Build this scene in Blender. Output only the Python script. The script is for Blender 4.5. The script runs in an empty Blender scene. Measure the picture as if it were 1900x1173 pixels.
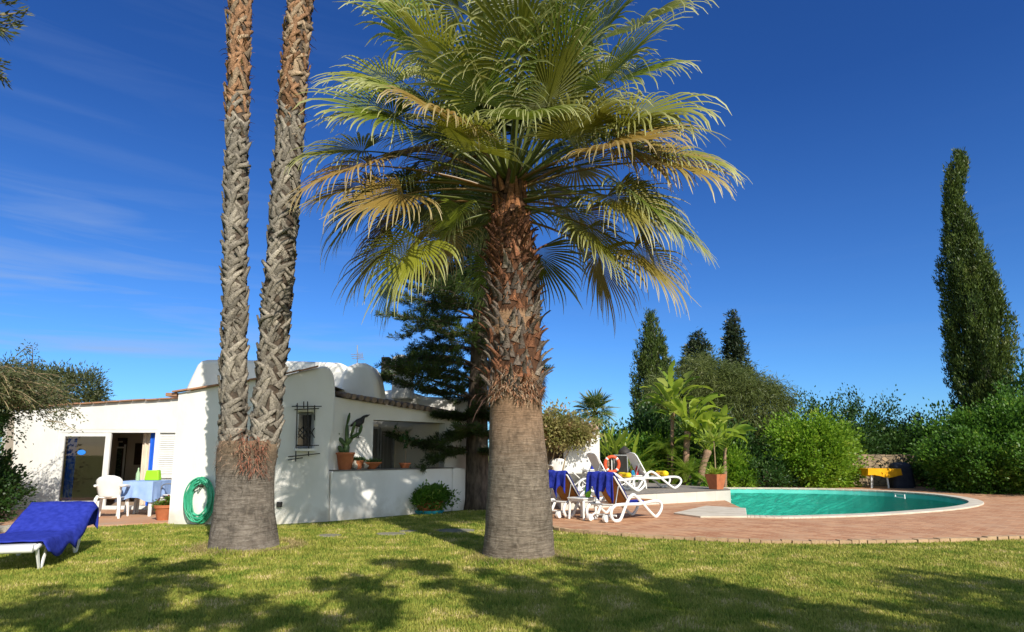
import bpy, bmesh, math, random
import numpy as np
from mathutils import Vector, Matrix
PI = math.pi
R = math.radians
rng = np.random.default_rng(7)
random.seed(7)
S = bpy.context.scene
COL = S.collection
# ------------------------------------------------------------------ camera
FPX, TILT, CY, H = 1150.0, R(8.5), 666.0, 1.4
cam_d = bpy.data.cameras.new('camera'); cam = bpy.data.objects.new('camera', cam_d); COL.objects.link(cam)
cam_d.sensor_width = 36; cam_d.lens = 36 * FPX / 1900; cam_d.shift_y = 80 / 1900
cam_d.clip_start = 0.05; cam_d.clip_end = 3000
cam.location = (0, 0, H); cam.rotation_euler = (PI / 2 + TILT, 0, 0)
S.camera = cam
# ------------------------------------------------------------------ light
SUN_EL, SUN_AZ = R(36), R(27)          # sun behind the camera, a little to its right
to_sun = Vector((math.sin(SUN_AZ) * math.cos(SUN_EL), -math.cos(SUN_AZ) * math.cos(SUN_EL), math.sin(SUN_EL)))
sd = bpy.data.lights.new('sun', 'SUN'); so = bpy.data.objects.new('sun', sd); COL.objects.link(so)
sd.energy = 4.9; sd.angle = R(0.5); sd.color = (1.0, 0.93, 0.81)
so.rotation_euler = to_sun.to_track_quat('Z', 'Y').to_euler(); so.location = (8, -14, 20)
W = bpy.data.worlds.new('World'); S.world = W; W.use_nodes = True
nt = W.node_tree; nt.nodes.clear()
def wn(t, **k):
    n = nt.nodes.new(t)
    for a, b in k.items(): setattr(n, a, b)
    return n
wo = wn('ShaderNodeOutputWorld'); bg = wn('ShaderNodeBackground'); bg.inputs[1].default_value = 0.125
sky = wn('ShaderNodeTexSky', sky_type='NISHITA', sun_disc=False, sun_elevation=SUN_EL, sun_rotation=PI - SUN_AZ,
         air_density=1.0, dust_density=0.25, ozone_density=3.0, altitude=60)
hs = wn('ShaderNodeMix', data_type='RGBA', blend_type='MULTIPLY'); hs.inputs[0].default_value = 1
nt.links.new(sky.outputs[0], hs.inputs[6])
# the half of the sky away from the sun is a deep blue, the unseen half behind the camera tinted brighter as added fill
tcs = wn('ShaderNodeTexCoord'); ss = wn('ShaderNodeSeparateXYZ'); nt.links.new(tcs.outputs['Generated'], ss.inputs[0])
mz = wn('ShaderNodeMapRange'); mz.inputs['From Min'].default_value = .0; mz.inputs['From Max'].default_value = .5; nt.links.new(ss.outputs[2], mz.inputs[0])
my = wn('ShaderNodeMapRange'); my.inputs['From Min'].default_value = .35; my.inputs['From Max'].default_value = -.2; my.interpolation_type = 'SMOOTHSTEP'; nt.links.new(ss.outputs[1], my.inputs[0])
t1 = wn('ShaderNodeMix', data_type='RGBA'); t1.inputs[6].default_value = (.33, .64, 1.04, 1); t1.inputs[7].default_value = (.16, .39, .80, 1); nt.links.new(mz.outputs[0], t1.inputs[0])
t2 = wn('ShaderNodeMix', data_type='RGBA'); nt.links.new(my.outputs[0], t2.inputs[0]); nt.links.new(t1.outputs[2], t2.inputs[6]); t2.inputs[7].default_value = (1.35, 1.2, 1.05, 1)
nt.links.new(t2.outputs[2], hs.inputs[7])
# thin cirrus: stretched noise on the view direction
tc = wn('ShaderNodeTexCoord')
mp = wn('ShaderNodeMapping'); mp.inputs['Rotation'].default_value = (0, R(-11), R(38)); mp.inputs['Scale'].default_value = (1.0, 1.0, 13)
nz = wn('ShaderNodeTexNoise'); nz.inputs['Scale'].default_value = 2.3; nz.inputs['Detail'].default_value = 7; nz.inputs['Roughness'].default_value = .52; nz.inputs['Distortion'].default_value = .5
cr = wn('ShaderNodeValToRGB'); cr.color_ramp.elements[0].position = .50; cr.color_ramp.elements[1].position = .78
nt.links.new(tc.outputs['Generated'], mp.inputs[0]); nt.links.new(mp.outputs[0], nz.inputs['Vector']); nt.links.new(nz.outputs[0], cr.inputs[0])
sx = wn('ShaderNodeSeparateXYZ'); nt.links.new(tc.outputs['Generated'], sx.inputs[0])
mr = wn('ShaderNodeMapRange'); mr.inputs['From Min'].default_value = .05; mr.inputs['From Max'].default_value = -.55; mr.inputs['To Min'].default_value = 0.04; mr.inputs['To Max'].default_value = .8
nt.links.new(sx.outputs[0], mr.inputs['Value'])
mh = wn('ShaderNodeMapRange'); mh.inputs['From Min'].default_value = .36; mh.inputs['From Max'].default_value = .22; mh.inputs['To Min'].default_value = .12; nt.links.new(sx.outputs[2], mh.inputs[0])
mhm = wn('ShaderNodeMath', operation='MULTIPLY'); nt.links.new(mh.outputs[0], mhm.inputs[0])
nt.links.new(mr.outputs[0], mhm.inputs[1])
mul = wn('ShaderNodeMath', operation='MULTIPLY'); nt.links.new(cr.outputs[0], mul.inputs[0]); nt.links.new(mhm.outputs[0], mul.inputs[1])
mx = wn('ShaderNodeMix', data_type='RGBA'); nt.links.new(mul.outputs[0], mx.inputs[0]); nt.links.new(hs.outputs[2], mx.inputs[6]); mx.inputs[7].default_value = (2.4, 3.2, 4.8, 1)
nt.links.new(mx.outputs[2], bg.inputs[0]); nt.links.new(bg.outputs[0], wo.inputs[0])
S.view_settings.view_transform = 'Standard'; S.view_settings.look = 'None'; S.view_settings.exposure = 0.27; S.view_settings.gamma = 1
S.cycles.max_bounces = 6; S.cycles.diffuse_bounces = 3; S.cycles.glossy_bounces = 3; S.cycles.transmission_bounces = 4; S.cycles.transparent_max_bounces = 12
S.cycles.caustics_reflective = False; S.cycles.caustics_refractive = False

# ------------------------------------------------------------------ geometry helpers
def ray(u, v):
    xc = (u - 950) / FPX; yc = -(v - CY) / FPX
    return Vector((xc, math.cos(TILT) - math.sin(TILT) * yc, math.sin(TILT) + math.cos(TILT) * yc))
def gp(u, v, z=0.0):                     # photograph pixel -> point on the level z
    d = ray(u, v); k = (z - H) / d.z
    return Vector((d.x * k, d.y * k, z))
def dp(u, v, Y):                         # photograph pixel -> point at depth Y
    d = ray(u, v); k = Y / d.y
    return Vector((d.x * k, Y, H + d.z * k))
def wp(P, Q, u, v):                      # pixel -> (s, z) on the vertical wall through P and Q
    d = ray(u, v); t = (Q - P).xy.normalized(); n = Vector((-t.y, t.x))
    k = P.xy.dot(n) / Vector((d.x, d.y)).dot(n)
    X = Vector((d.x * k, d.y * k))
    return ((X - P.xy).dot(t), H + d.z * k)

class MB:
    def __init__(s): s.v = []; s.f = []; s.c = []
    def add(s, vs, fs):
        o = len(s.v); s.v.extend([tuple(p) for p in vs]); s.f.extend([tuple(i + o for i in f) for f in fs]); return s
    def box(s, c, d, rz=0, M=None, taper=1.0):
        x, y, z = [k / 2 for k in d]; vs = []
        for sz in (-1, 1):
            t = taper if sz > 0 else 1
            for a, b in ((-1, -1), (1, -1), (1, 1), (-1, 1)):
                p = Vector((a * x * t, b * y * t, sz * z))
                if M is not None: p = M @ p
                elif rz: p = Matrix.Rotation(rz, 3, 'Z') @ p
                vs.append(p + Vector(c))
        return s.add(vs, [(3, 2, 1, 0), (4, 5, 6, 7), (0, 1, 5, 4), (1, 2, 6, 5), (2, 3, 7, 6), (3, 0, 4, 7)])
    def tube(s, pts, r, n=8, cap=True, closed=False, flat=1.0, up=None):
        pts = [Vector(p) for p in pts]; m = len(pts)
        rs = r if hasattr(r, '__len__') else [r] * m
        vs = []; prev = None
        for i, p in enumerate(pts):
            if closed: t = pts[(i + 1) % m] - pts[i - 1]
            else: t = pts[min(i + 1, m - 1)] - pts[max(i - 1, 0)]
            t.normalize()
            if up is not None: a = Vector(up).cross(t)
            elif prev is None: a = t.cross(Vector((0, 0, 1)) if abs(t.z) < .9 else Vector((1, 0, 0)))
            else: a = prev - t * prev.dot(t)
            if a.length < 1e-6: a = Vector((1, 0, 0))
            a.normalize(); prev = a; b = t.cross(a)
            for k in range(n):
                th = 2 * PI * k / n
                vs.append(p + (a * math.cos(th) * flat + b * math.sin(th)) * rs[i])
        fs = []
        for i in range(m if closed else m - 1):
            j = (i + 1) % m
            for k in range(n):
                fs.append((i * n + k, i * n + (k + 1) % n, j * n + (k + 1) % n, j * n + k))
        if cap and not closed:
            fs.append(tuple(range(n))[::-1]); fs.append(tuple((m - 1) * n + k for k in range(n)))
        return s.add(vs, fs)
    def lathe(s, prof, n=24, c=(0, 0, 0), sx=1, sy=1):
        vs = []; fs = []
        for r, z in prof:
            for k in range(n):
                th = 2 * PI * k / n; vs.append((c[0] + r * sx * math.cos(th), c[1] + r * sy * math.sin(th), c[2] + z))
        for i in range(len(prof) - 1):
            for k in range(n):
                fs.append((i * n + k, i * n + (k + 1) % n, (i + 1) * n + (k + 1) % n, (i + 1) * n + k))
        fs.append(tuple(range(n))[::-1]); fs.append(tuple((len(prof) - 1) * n + k for k in range(n)))
        return s.add(vs, fs)
    def prism(s, poly, z0, z1):
        n = len(poly)
        vs = [(p[0], p[1], z0) for p in poly] + [(p[0], p[1], z1) for p in poly]
        return s.add(vs, [tuple(range(n))[::-1], tuple(range(n, 2 * n))] + [(i, (i + 1) % n, n + (i + 1) % n, n + i) for i in range(n)])

def finish(me, name, mat, parent, smooth, bevel, off):
    me.materials.append(mat) if mat else None
    if smooth:
        me.polygons.foreach_set('use_smooth', [True] * len(me.polygons))
        if smooth is not True: me.set_sharp_from_angle(angle=R(smooth))
    o = bpy.data.objects.new(name, me); COL.objects.link(o)
    if parent: o.parent = parent
    if bevel:
        b = o.modifiers.new('bevel', 'BEVEL'); b.width = bevel; b.segments = 3; b.limit_method = 'ANGLE'; b.angle_limit = R(40)
        me.polygons.foreach_set('use_smooth', [True] * len(me.polygons)); me.set_sharp_from_angle(angle=R(50))
    return o
def obj(name, mb, mat, parent=None, smooth=40, bevel=0, world=False):
    me = bpy.data.meshes.new(name)
    vs = mb.v
    if world and parent is not None:
        r = parent
        while r.parent: r = r.parent
        L = r.location; vs = [(p[0] - L.x, p[1] - L.y, p[2] - L.z) for p in vs]
    me.from_pydata(vs, [], mb.f); me.update()
    return finish(me, name, mat, parent, smooth, bevel, None)
def npobj(name, V, F, mat, parent=None, smooth=False, col=None, world=False):
    """V (n,3), F (m,k): one mesh from arrays"""
    V = np.asarray(V, dtype=np.float32)
    if world and parent is not None:
        r = parent
        while r.parent: r = r.parent
        V = V - np.array(r.location, dtype=np.float32)
    F = np.asarray(F, dtype=np.int32); m, k = F.shape
    me = bpy.data.meshes.new(name)
    me.vertices.add(len(V)); me.vertices.foreach_set('co', V.ravel())
    me.loops.add(m * k); me.loops.foreach_set('vertex_index', F.ravel())
    me.polygons.add(m); me.polygons.foreach_set('loop_start', np.arange(0, m * k, k, dtype=np.int32)); me.polygons.foreach_set('loop_total', np.full(m, k, dtype=np.int32))
    me.update(calc_edges=True)
    if col is not None:
        ca = me.color_attributes.new('col', 'FLOAT_COLOR', 'POINT')
        c4 = np.ones((len(V), 4), dtype=np.float32); c4[:, :3] = col; ca.data.foreach_set('color', c4.ravel())
    return finish(me, name, mat, parent, smooth, 0, None)
def tag(o, label=None, cat=None, group=None, kind=None):
    if label: o['label'] = label
    if cat: o['category'] = cat
    if group: o['group'] = group
    if kind: o['kind'] = kind
    return o
def empty(name, loc, label, cat, group=None, rz=0):
    o = bpy.data.objects.new(name, None); COL.objects.link(o); o.location = loc; o.rotation_euler = (0, 0, rz); o.empty_display_size = .2
    return tag(o, label, cat, group)
def copy_tree(o, loc=None, rz=None, label=None, parent=None, scale=None):
    c = o.copy(); COL.objects.link(c)
    if parent: c.parent = parent
    if loc is not None: c.location = loc
    if rz is not None: c.rotation_euler = (0, 0, rz)
    if scale: c.scale = (scale,) * 3
    if label: c['label'] = label
    for ch in list(o.children): copy_tree(ch, parent=c)
    return c

# ------------------------------------------------------------------ materials
def mat(name, c1, c2=None, scale=8, rough=.7, bump=0, bscale=30, spec=.3, detail=5, stretch=None, metallic=0, lo=.35, hi=.65):
    m = bpy.data.materials.new(name); m.use_nodes = True; t = m.node_tree; b = t.nodes['Principled BSDF']
    b.inputs['Roughness'].default_value = rough; b.inputs['Specular IOR Level'].default_value = spec; b.inputs['Metallic'].default_value = metallic
    b.inputs['Base Color'].default_value = (*c1, 1)
    tcn = t.nodes.new('ShaderNodeTexCoord'); src = tcn.outputs['Object']
    if stretch:
        mpn = t.nodes.new('ShaderNodeMapping'); mpn.inputs['Scale'].default_value = stretch; t.links.new(src, mpn.inputs[0]); src = mpn.outputs[0]
    if c2:
        n = t.nodes.new('ShaderNodeTexNoise'); n.inputs['Scale'].default_value = scale; n.inputs['Detail'].default_value = detail; t.links.new(src, n.inputs['Vector'])
        r = t.nodes.new('ShaderNodeValToRGB'); r.color_ramp.elements[0].position = lo; r.color_ramp.elements[1].position = hi
        r.color_ramp.elements[0].color = (*c1, 1); r.color_ramp.elements[1].color = (*c2, 1)
        t.links.new(n.outputs[0], r.inputs[0]); t.links.new(r.outputs[0], b.inputs['Base Color'])
    if bump:
        n2 = t.nodes.new('ShaderNodeTexNoise'); n2.inputs['Scale'].default_value = bscale; n2.inputs['Detail'].default_value = 6; t.links.new(src, n2.inputs['Vector'])
        bn = t.nodes.new('ShaderNodeBump'); bn.inputs['Strength'].default_value = bump; bn.inputs['Distance'].default_value = .02
        t.links.new(n2.outputs[0], bn.inputs['Height']); t.links.new(bn.outputs[0], b.inputs['Normal'])
    return m
def leafmat(name, c1, c2, c3=None, trans=.35, rough=.45, attr=False, spec=.35, nscale=0, p2=.9):
    """foliage: colour varies from leaf to leaf, light passes through"""
    m = bpy.data.materials.new(name); m.use_nodes = True; t = m.node_tree; b = t.nodes['Principled BSDF']; out = t.nodes['Material Output']
    b.inputs['Roughness'].default_value = rough; b.inputs['Specular IOR Level'].default_value = spec
    tr = t.nodes.new('ShaderNodeBsdfTranslucent'); mxs = t.nodes.new('ShaderNodeMixShader'); mxs.inputs[0].default_value = trans
    if attr:
        a = t.nodes.new('ShaderNodeAttribute'); a.attribute_name = 'col'; src = a.outputs['Color']
    else:
        g = t.nodes.new('ShaderNodeNewGeometry'); r = t.nodes.new('ShaderNodeValToRGB')
        r.color_ramp.elements[0].color = (*c1, 1); r.color_ramp.elements[1].color = (*c2, 1)
        if c3:
            r.color_ramp.elements[1].position = p2
            e = r.color_ramp.elements.new(.97); e.color = (*c3, 1)
        if nscale:
            n = t.nodes.new('ShaderNodeTexNoise'); n.inputs['Scale'].default_value = nscale; n.inputs['Detail'].default_value = 3
            t.links.new(g.outputs['Position'], n.inputs['Vector'])
            ad = t.nodes.new('ShaderNodeMath'); ad.operation = 'MULTIPLY_ADD'; ad.inputs[1].default_value = .55
            sb = t.nodes.new('ShaderNodeMath'); sb.operation = 'MULTIPLY_ADD'; sb.inputs[1].default_value = 1.7; sb.inputs[2].default_value = -.62
            t.links.new(n.outputs[0], sb.inputs[0]); t.links.new(g.outputs['Random Per Island'], ad.inputs[0]); t.links.new(sb.outputs[0], ad.inputs[2]); t.links.new(ad.outputs[0], r.inputs[0])
        else: t.links.new(g.outputs['Random Per Island'], r.inputs[0])
        src = r.outputs[0]
    hsv = t.nodes.new('ShaderNodeHueSaturation'); hsv.inputs['Value'].default_value = 1.5; hsv.inputs['Hue'].default_value = .49; t.links.new(src, hsv.inputs['Color'])
    t.links.new(src, b.inputs['Base Color']); t.links.new(hsv.outputs[0], tr.inputs['Color'])
    t.links.new(b.outputs[0], mxs.inputs[1]); t.links.new(tr.outputs[0], mxs.inputs[2]); t.links.new(mxs.outputs[0], out.inputs[0])
    return m
def glassmat(name, tint, rough=.02, refl=1.0):
    m = bpy.data.materials.new(name); m.use_nodes = True; t = m.node_tree; t.nodes.clear(); out = t.nodes.new('ShaderNodeOutputMaterial')
    a = t.nodes.new('ShaderNodeBsdfTransparent'); a.inputs[0].default_value = (*tint, 1); g = t.nodes.new('ShaderNodeBsdfGlossy'); g.inputs['Roughness'].default_value = rough
    f = t.nodes.new('ShaderNodeFresnel'); f.inputs[0].default_value = 1.45; mm = t.nodes.new('ShaderNodeMath'); mm.operation = 'MULTIPLY_ADD'; mm.inputs[1].default_value = refl; mm.inputs[2].default_value = .04 * refl
    x = t.nodes.new('ShaderNodeMixShader'); t.links.new(f.outputs[0], mm.inputs[0]); t.links.new(mm.outputs[0], x.inputs[0]); t.links.new(a.outputs[0], x.inputs[1]); t.links.new(g.outputs[0], x.inputs[2]); t.links.new(x.outputs[0], out.inputs[0])
    return m, g, f
PLASTER = mat('white_plaster', (.80, .79, .76), (.64, .62, .57), scale=1.3, rough=.85, bump=.35, bscale=7, spec=.15, lo=.38, hi=.85, detail=9, stretch=(1, 1, .55))
def splash(m):
    t = m.node_tree; b = t.nodes['Principled BSDF']; src = b.inputs['Base Color'].links[0].from_socket
    tcn = t.nodes.new('ShaderNodeTexCoord'); n = t.nodes.new('ShaderNodeTexNoise'); n.inputs['Scale'].default_value = 4; n.inputs['Detail'].default_value = 8; t.links.new(tcn.outputs['Object'], n.inputs['Vector'])
    s = t.nodes.new('ShaderNodeSeparateXYZ'); t.links.new(tcn.outputs['Object'], s.inputs[0])
    a = t.nodes.new('ShaderNodeMath'); a.operation = 'MULTIPLY_ADD'; a.inputs[1].default_value = -.9; t.links.new(n.outputs[0], a.inputs[0]); t.links.new(s.outputs[2], a.inputs[2])
    r = t.nodes.new('ShaderNodeMapRange'); r.inputs['From Min'].default_value = -.15; r.inputs['From Max'].default_value = -.48; r.inputs['To Max'].default_value = .55; t.links.new(a.outputs[0], r.inputs[0])
    x = t.nodes.new('ShaderNodeMix'); x.data_type = 'RGBA'; t.links.new(r.outputs[0], x.inputs[0]); t.links.new(src, x.inputs[6]); x.inputs[7].default_value = (.42, .37, .28, 1); t.links.new(x.outputs[2], b.inputs['Base Color'])
splash(PLASTER)
CREAM = mat('cream_plaster', (.84, .78, .62), (.8, .74, .58), scale=2, rough=.85, bump=.1, bscale=12, spec=.1)
ROOM = mat('room_paint', (.74, .66, .57), (.68, .6, .5), scale=2, rough=.8)
TILE = mat('terracotta_roof', (.42, .21, .12), (.28, .16, .10), scale=6, rough=.85, bump=.4, bscale=20)
OLDTILE = mat('weathered_roof', (.16, .13, .11), (.30, .22, .17), scale=9, rough=.9, bump=.5, bscale=20)
TERRA = mat('terracotta', (.50, .17, .07), (.40, .13, .055), scale=7, rough=.7, bump=.15, bscale=25)
PLASTIC = mat('white_plastic', (.80, .80, .78), (.74, .74, .71), scale=5, rough=.35, spec=.5)
GREYPL = mat('grey_plastic', (.42, .40, .38), (.35, .33, .31), scale=5, rough=.5)
METALW = mat('white_metal', (.76, .76, .74), (.7, .7, .68), scale=6, rough=.4, spec=.5)
METALG = mat('grey_metal', (.42, .43, .44), (.34, .35, .36), scale=8, rough=.35, metallic=.6)
IRON = mat('black_iron', (.025, .024, .024), (.05, .045, .04), scale=20, rough=.6)
DARK = mat('dark_void', (.02, .018, .016), (.03, .028, .025), scale=5, rough=.9)
SOIL = mat('soil', (.07, .045, .03), (.12, .08, .05), scale=20, rough=.95, bump=.6)
STONE = mat('pale_stone', (.45, .41, .34), (.30, .27, .22), scale=6, rough=.9, bump=.5, bscale=14)
TOWEL = mat('blue_towel', (.020, .034, .30), (.034, .052, .40), scale=16, rough=.95, bump=.5, bscale=160, spec=.1)
TOWEL2 = mat('floral_towel', (.55, .18, .22), (.20, .14, .35), scale=24, rough=.95, spec=.1)
YELLOW = mat('yellow_cloth', (.85, .62, .03), (.78, .52, .02), scale=9, rough=.9, spec=.1)
MUSTARD = mat('mustard_cloth', (.80, .40, .015), (.70, .33, .012), scale=5, rough=.85, spec=.1)
BROWN = mat('brown_sling', (.42, .19, .05), (.36, .15, .04), scale=12, rough=.8)
LBLUE = mat('light_blue_cloth', (.26, .40, .72), (.32, .46, .78), scale=6, rough=.9)
CURTB = mat('blue_curtain', (.01, .10, .62), (.015, .13, .72), scale=5, rough=.8)
CURTC = mat('cream_curtain', (.72, .62, .5), (.66, .55, .44), scale=5, rough=.8)
LIME = mat('lime_plastic', (.30, .62, .02), (.34, .68, .03), scale=5, rough=.4)
BLUEP = mat('blue_plastic', (.02, .04, .45), (.02, .05, .5), scale=5, rough=.4)
REDP = mat('red_plastic', (.60, .03, .04), (.55, .03, .03), scale=5, rough=.4)
ORANGE = mat('orange_vinyl', (.72, .10, .03), (.66, .09, .03), scale=5, rough=.5)
TEAL = mat('teal_tray', (.02, .25, .33), (.03, .3, .38), scale=5, rough=.5)
HOSE = mat('green_hose', (.03, .30, .16), (.05, .40, .24), scale=14, rough=.4, spec=.5)
BARK = mat('dark_bark', (.05, .038, .03), (.13, .10, .075), scale=12, rough=.95, bump=.9, bscale=24, stretch=(1, 1, .35))
TWIG = mat('twig', (.16, .12, .08), (.22, .17, .11), scale=12, rough=.9)
PALETWIG = mat('pale_twig', (.34, .26, .15), (.24, .18, .1), scale=12, rough=.9)
GLASS, _, _ = glassmat('window_glass', (.80, .82, .81), refl=1.5)
# ------------------------------------------------------------------ ground plan
def smooth_line(pts, k=8):
    pts = [Vector(p) for p in pts]; out = []
    for i in range(len(pts) - 1):
        p0 = pts[max(i - 1, 0)]; p1 = pts[i]; p2 = pts[i + 1]; p3 = pts[min(i + 2, len(pts) - 1)]
        for j in range(k):
            t = j / k
            out.append(.5 * ((2 * p1) + (p2 - p0) * t + (2 * p0 - 5 * p1 + 4 * p2 - p3) * t * t + (3 * p1 - p0 - 3 * p2 + p3) * t ** 3))
    out.append(pts[-1]); return out
edge = smooth_line([gp(*p).xy for p in ((880, 925), (925, 945), (965, 962), (1030, 982), (1100, 990), (1200, 997), (1350, 1004.5), (1500, 1008), (1600, 1007.5), (1750, 1004), (1900, 998), (2100, 985), (2350, 962))])
PATIO = list(edge) + [Vector((30, 15)), Vector((30, 26)), Vector((-1.3, 26))]
pool_px = [(1386, 958.5), (1440, 960), (1500, 959), (1600, 955.5), (1680, 950.5), (1740, 945.5), (1780, 940), (1797, 934.5), (1790, 929), (1765, 923.5), (1720, 918), (1640, 912.5), (1550, 909), (1450, 907.3), (1357, 906.8), (1300, 906.8), (1262, 906.8)]
pool_edge = smooth_line([gp(*p).xy for p in pool_px], 6)
DC = gp(1357, 908.5, .3)                  # corner of the raised deck over the water
DL = gp(1150, 918.7, .3)
dk = (DC - DL).xy.normalized(); DW = gp(1042, 923.5, .3).xy
dn = Vector((-dk.y, dk.x))
DR = DC.xy + dn * 3.0                     # the deck's side runs back beside the water
stepA, stepB = gp(1384, 947).xy, gp(1386, 958.5).xy
POOL = [stepA] + pool_edge + [DC.xy + dn * 3.4 + dk * .0]
POOL = [stepA] + pool_edge[:-1] + [pool_edge[-1], DC.xy - dk * .3]
def inpoly(X, Y, poly):
    P = np.array([(p[0], p[1]) for p in poly]); n = len(P); ins = np.zeros(len(X), bool); j = n - 1
    for i in range(n):
        xi, yi = P[i]; xj, yj = P[j]
        c = ((yi > Y) != (yj > Y)) & (X < (xj - xi) * (Y - yi) / (yj - yi + 1e-12) + xi)
        ins ^= c; j = i
    return ins
def sheet(name, outer, holes, z, m, thick=0):
    """flat polygon with holes, optionally with its own sides"""
    bm = bmesh.new(); es = []
    for loop in [outer] + holes:
        vs = [bm.verts.new((p[0], p[1], z)) for p in loop]
        es += [bm.edges.new((vs[i], vs[(i + 1) % len(vs)])) for i in range(len(vs))]
    bmesh.ops.triangle_fill(bm, use_beauty=True, use_dissolve=False, edges=es, normal=(0, 0, 1))
    for f in bm.faces:
        if f.normal.z < 0: f.normal_flip()
    if thick:
        r = bmesh.ops.extrude_face_region(bm, geom=list(bm.faces), use_keep_orig=True)
        bmesh.ops.translate(bm, verts=[v for v in r['geom'] if isinstance(v, bmesh.types.BMVert)], vec=(0, 0, -thick))
        bmesh.ops.recalc_face_normals(bm, faces=list(bm.faces))
    me = bpy.data.meshes.new(name); bm.to_mesh(me); bm.free()
    return finish(me, name, m, None, False, 0, None)
# lawn material -------------------------------------------------------
def lawnmat():
    m = bpy.data.materials.new('lawn'); m.use_nodes = True; t = m.node_tree; b = t.nodes['Principled BSDF']; b.inputs['Roughness'].default_value = .9; b.inputs['Specular IOR Level'].default_value = .1
    g = t.nodes.new('ShaderNodeNewGeometry')
    n = t.nodes.new('ShaderNodeTexNoise'); n.inputs['Scale'].default_value = 2.4; n.inputs['Detail'].default_value = 8; n.inputs['Roughness'].default_value = .65; t.links.new(g.outputs['Position'], n.inputs['Vector'])
    r = t.nodes.new('ShaderNodeValToRGB'); r.color_ramp.elements[0].position = .38; r.color_ramp.elements[1].position = .66
    r.color_ramp.elements[0].color = (.11, .18, .025, 1); r.color_ramp.elements[1].color = (.31, .28, .08, 1)
    n2 = t.nodes.new('ShaderNodeTexNoise'); n2.inputs['Scale'].default_value = 45; n2.inputs['Detail'].default_value = 5; t.links.new(g.outputs['Position'], n2.inputs['Vector'])
    bn = t.nodes.new('ShaderNodeBump'); bn.inputs['Strength'].default_value = 1; bn.inputs['Distance'].default_value = .03; t.links.new(n2.outputs[0], bn.inputs['Height'])
    t.links.new(n.outputs[0], r.inputs[0]); t.links.new(r.outputs[0], b.inputs['Base Color']); t.links.new(bn.outputs[0], b.inputs['Normal'])
    return m
LAWN = lawnmat()
BLADE = leafmat('grass_blades', (.10, .19, .018), (.42, .40, .085), (.68, .55, .28), trans=.3, rough=.6, spec=.15, nscale=2.4, p2=.78)
pool_hole = list(POOL)
sheet('ground', [(-400, -200), (400, -200), (400, 1500), (-400, 1500)], [[(p[0], p[1]) for p in pool_hole]], 0.0, LAWN)['kind'] = 'structure'
def brickmat(name, c1, c2, mortar, sc, rot, bw=.5, rh=.25, ms=.015):
    m = bpy.data.materials.new(name); m.use_nodes = True; t = m.node_tree; b = t.nodes['Principled BSDF']; b.inputs['Roughness'].default_value = .8; b.inputs['Specular IOR Level'].default_value = .2
    g = t.nodes.new('ShaderNodeNewGeometry'); mpn = t.nodes.new('ShaderNodeMapping'); mpn.inputs['Rotation'].default_value = (0, 0, rot); t.links.new(g.outputs['Position'], mpn.inputs[0])
    br = t.nodes.new('ShaderNodeTexBrick'); br.inputs['Scale'].default_value = sc; br.inputs['Brick Width'].default_value = bw; br.inputs['Row Height'].default_value = rh; br.inputs['Mortar Size'].default_value = ms
    br.inputs['Color1'].default_value = (*c1, 1); br.inputs['Color2'].default_value = (*c2, 1); br.inputs['Mortar'].default_value = (*mortar, 1); br.inputs['Bias'].default_value = -.1
    t.links.new(mpn.outputs[0], br.inputs['Vector'])
    n = t.nodes.new('ShaderNodeTexNoise'); n.inputs['Scale'].default_value = 1.6; n.inputs['Detail'].default_value = 7; t.links.new(g.outputs['Position'], n.inputs['Vector'])
    r = t.nodes.new('ShaderNodeValToRGB'); r.color_ramp.elements[0].position = .45; r.color_ramp.elements[1].position = .75; r.color_ramp.elements[0].color = (0, 0, 0, 1); r.color_ramp.elements[1].color = (.6, .6, .6, 1)
    t.links.new(n.outputs[0], r.inputs[0])
    mxn = t.nodes.new('ShaderNodeMix'); mxn.data_type = 'RGBA'; t.links.new(r.outputs[0], mxn.inputs[0]); t.links.new(br.outputs[0], mxn.inputs[6]); mxn.inputs[7].default_value = (*mortar, 1)
    t.links.new(mxn.outputs[2], b.inputs['Base Color'])
    bn = t.nodes.new('ShaderNodeBump'); bn.inputs['Strength'].default_value = .5; bn.inputs['Distance'].default_value = .01; bn.invert = True; t.links.new(br.outputs['Fac'], bn.inputs['Height']); t.links.new(bn.outputs[0], b.inputs['Normal'])
    return m
BRICK = brickmat('terracotta_brick_paving', (.38, .17, .085), (.60, .34, .19), (.50, .33, .21), 2.2, R(43))
EDGING = brickmat('edging_brick', (.48, .33, .21), (.54, .38, .25), (.3, .22, .15), 1.0, R(5), bw=.22, rh=.4, ms=.012)
DECKM = brickmat('deck_tiles', (.25, .225, .195), (.28, .25, .215), (.2, .18, .15), 2.5, math.atan2(-dk.y, dk.x), bw=1, rh=1, ms=.01)
STEPW = brickmat('pale_block', (.60, .58, .52), (.55, .53, .47), (.40, .38, .33), 1.3, math.atan2(-dk.y, dk.x), bw=1, rh=3, ms=.006)
COPE = mat('coping_stone', (.62, .56, .46), (.50, .44, .35), scale=3, rough=.8, bump=.2)
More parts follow.
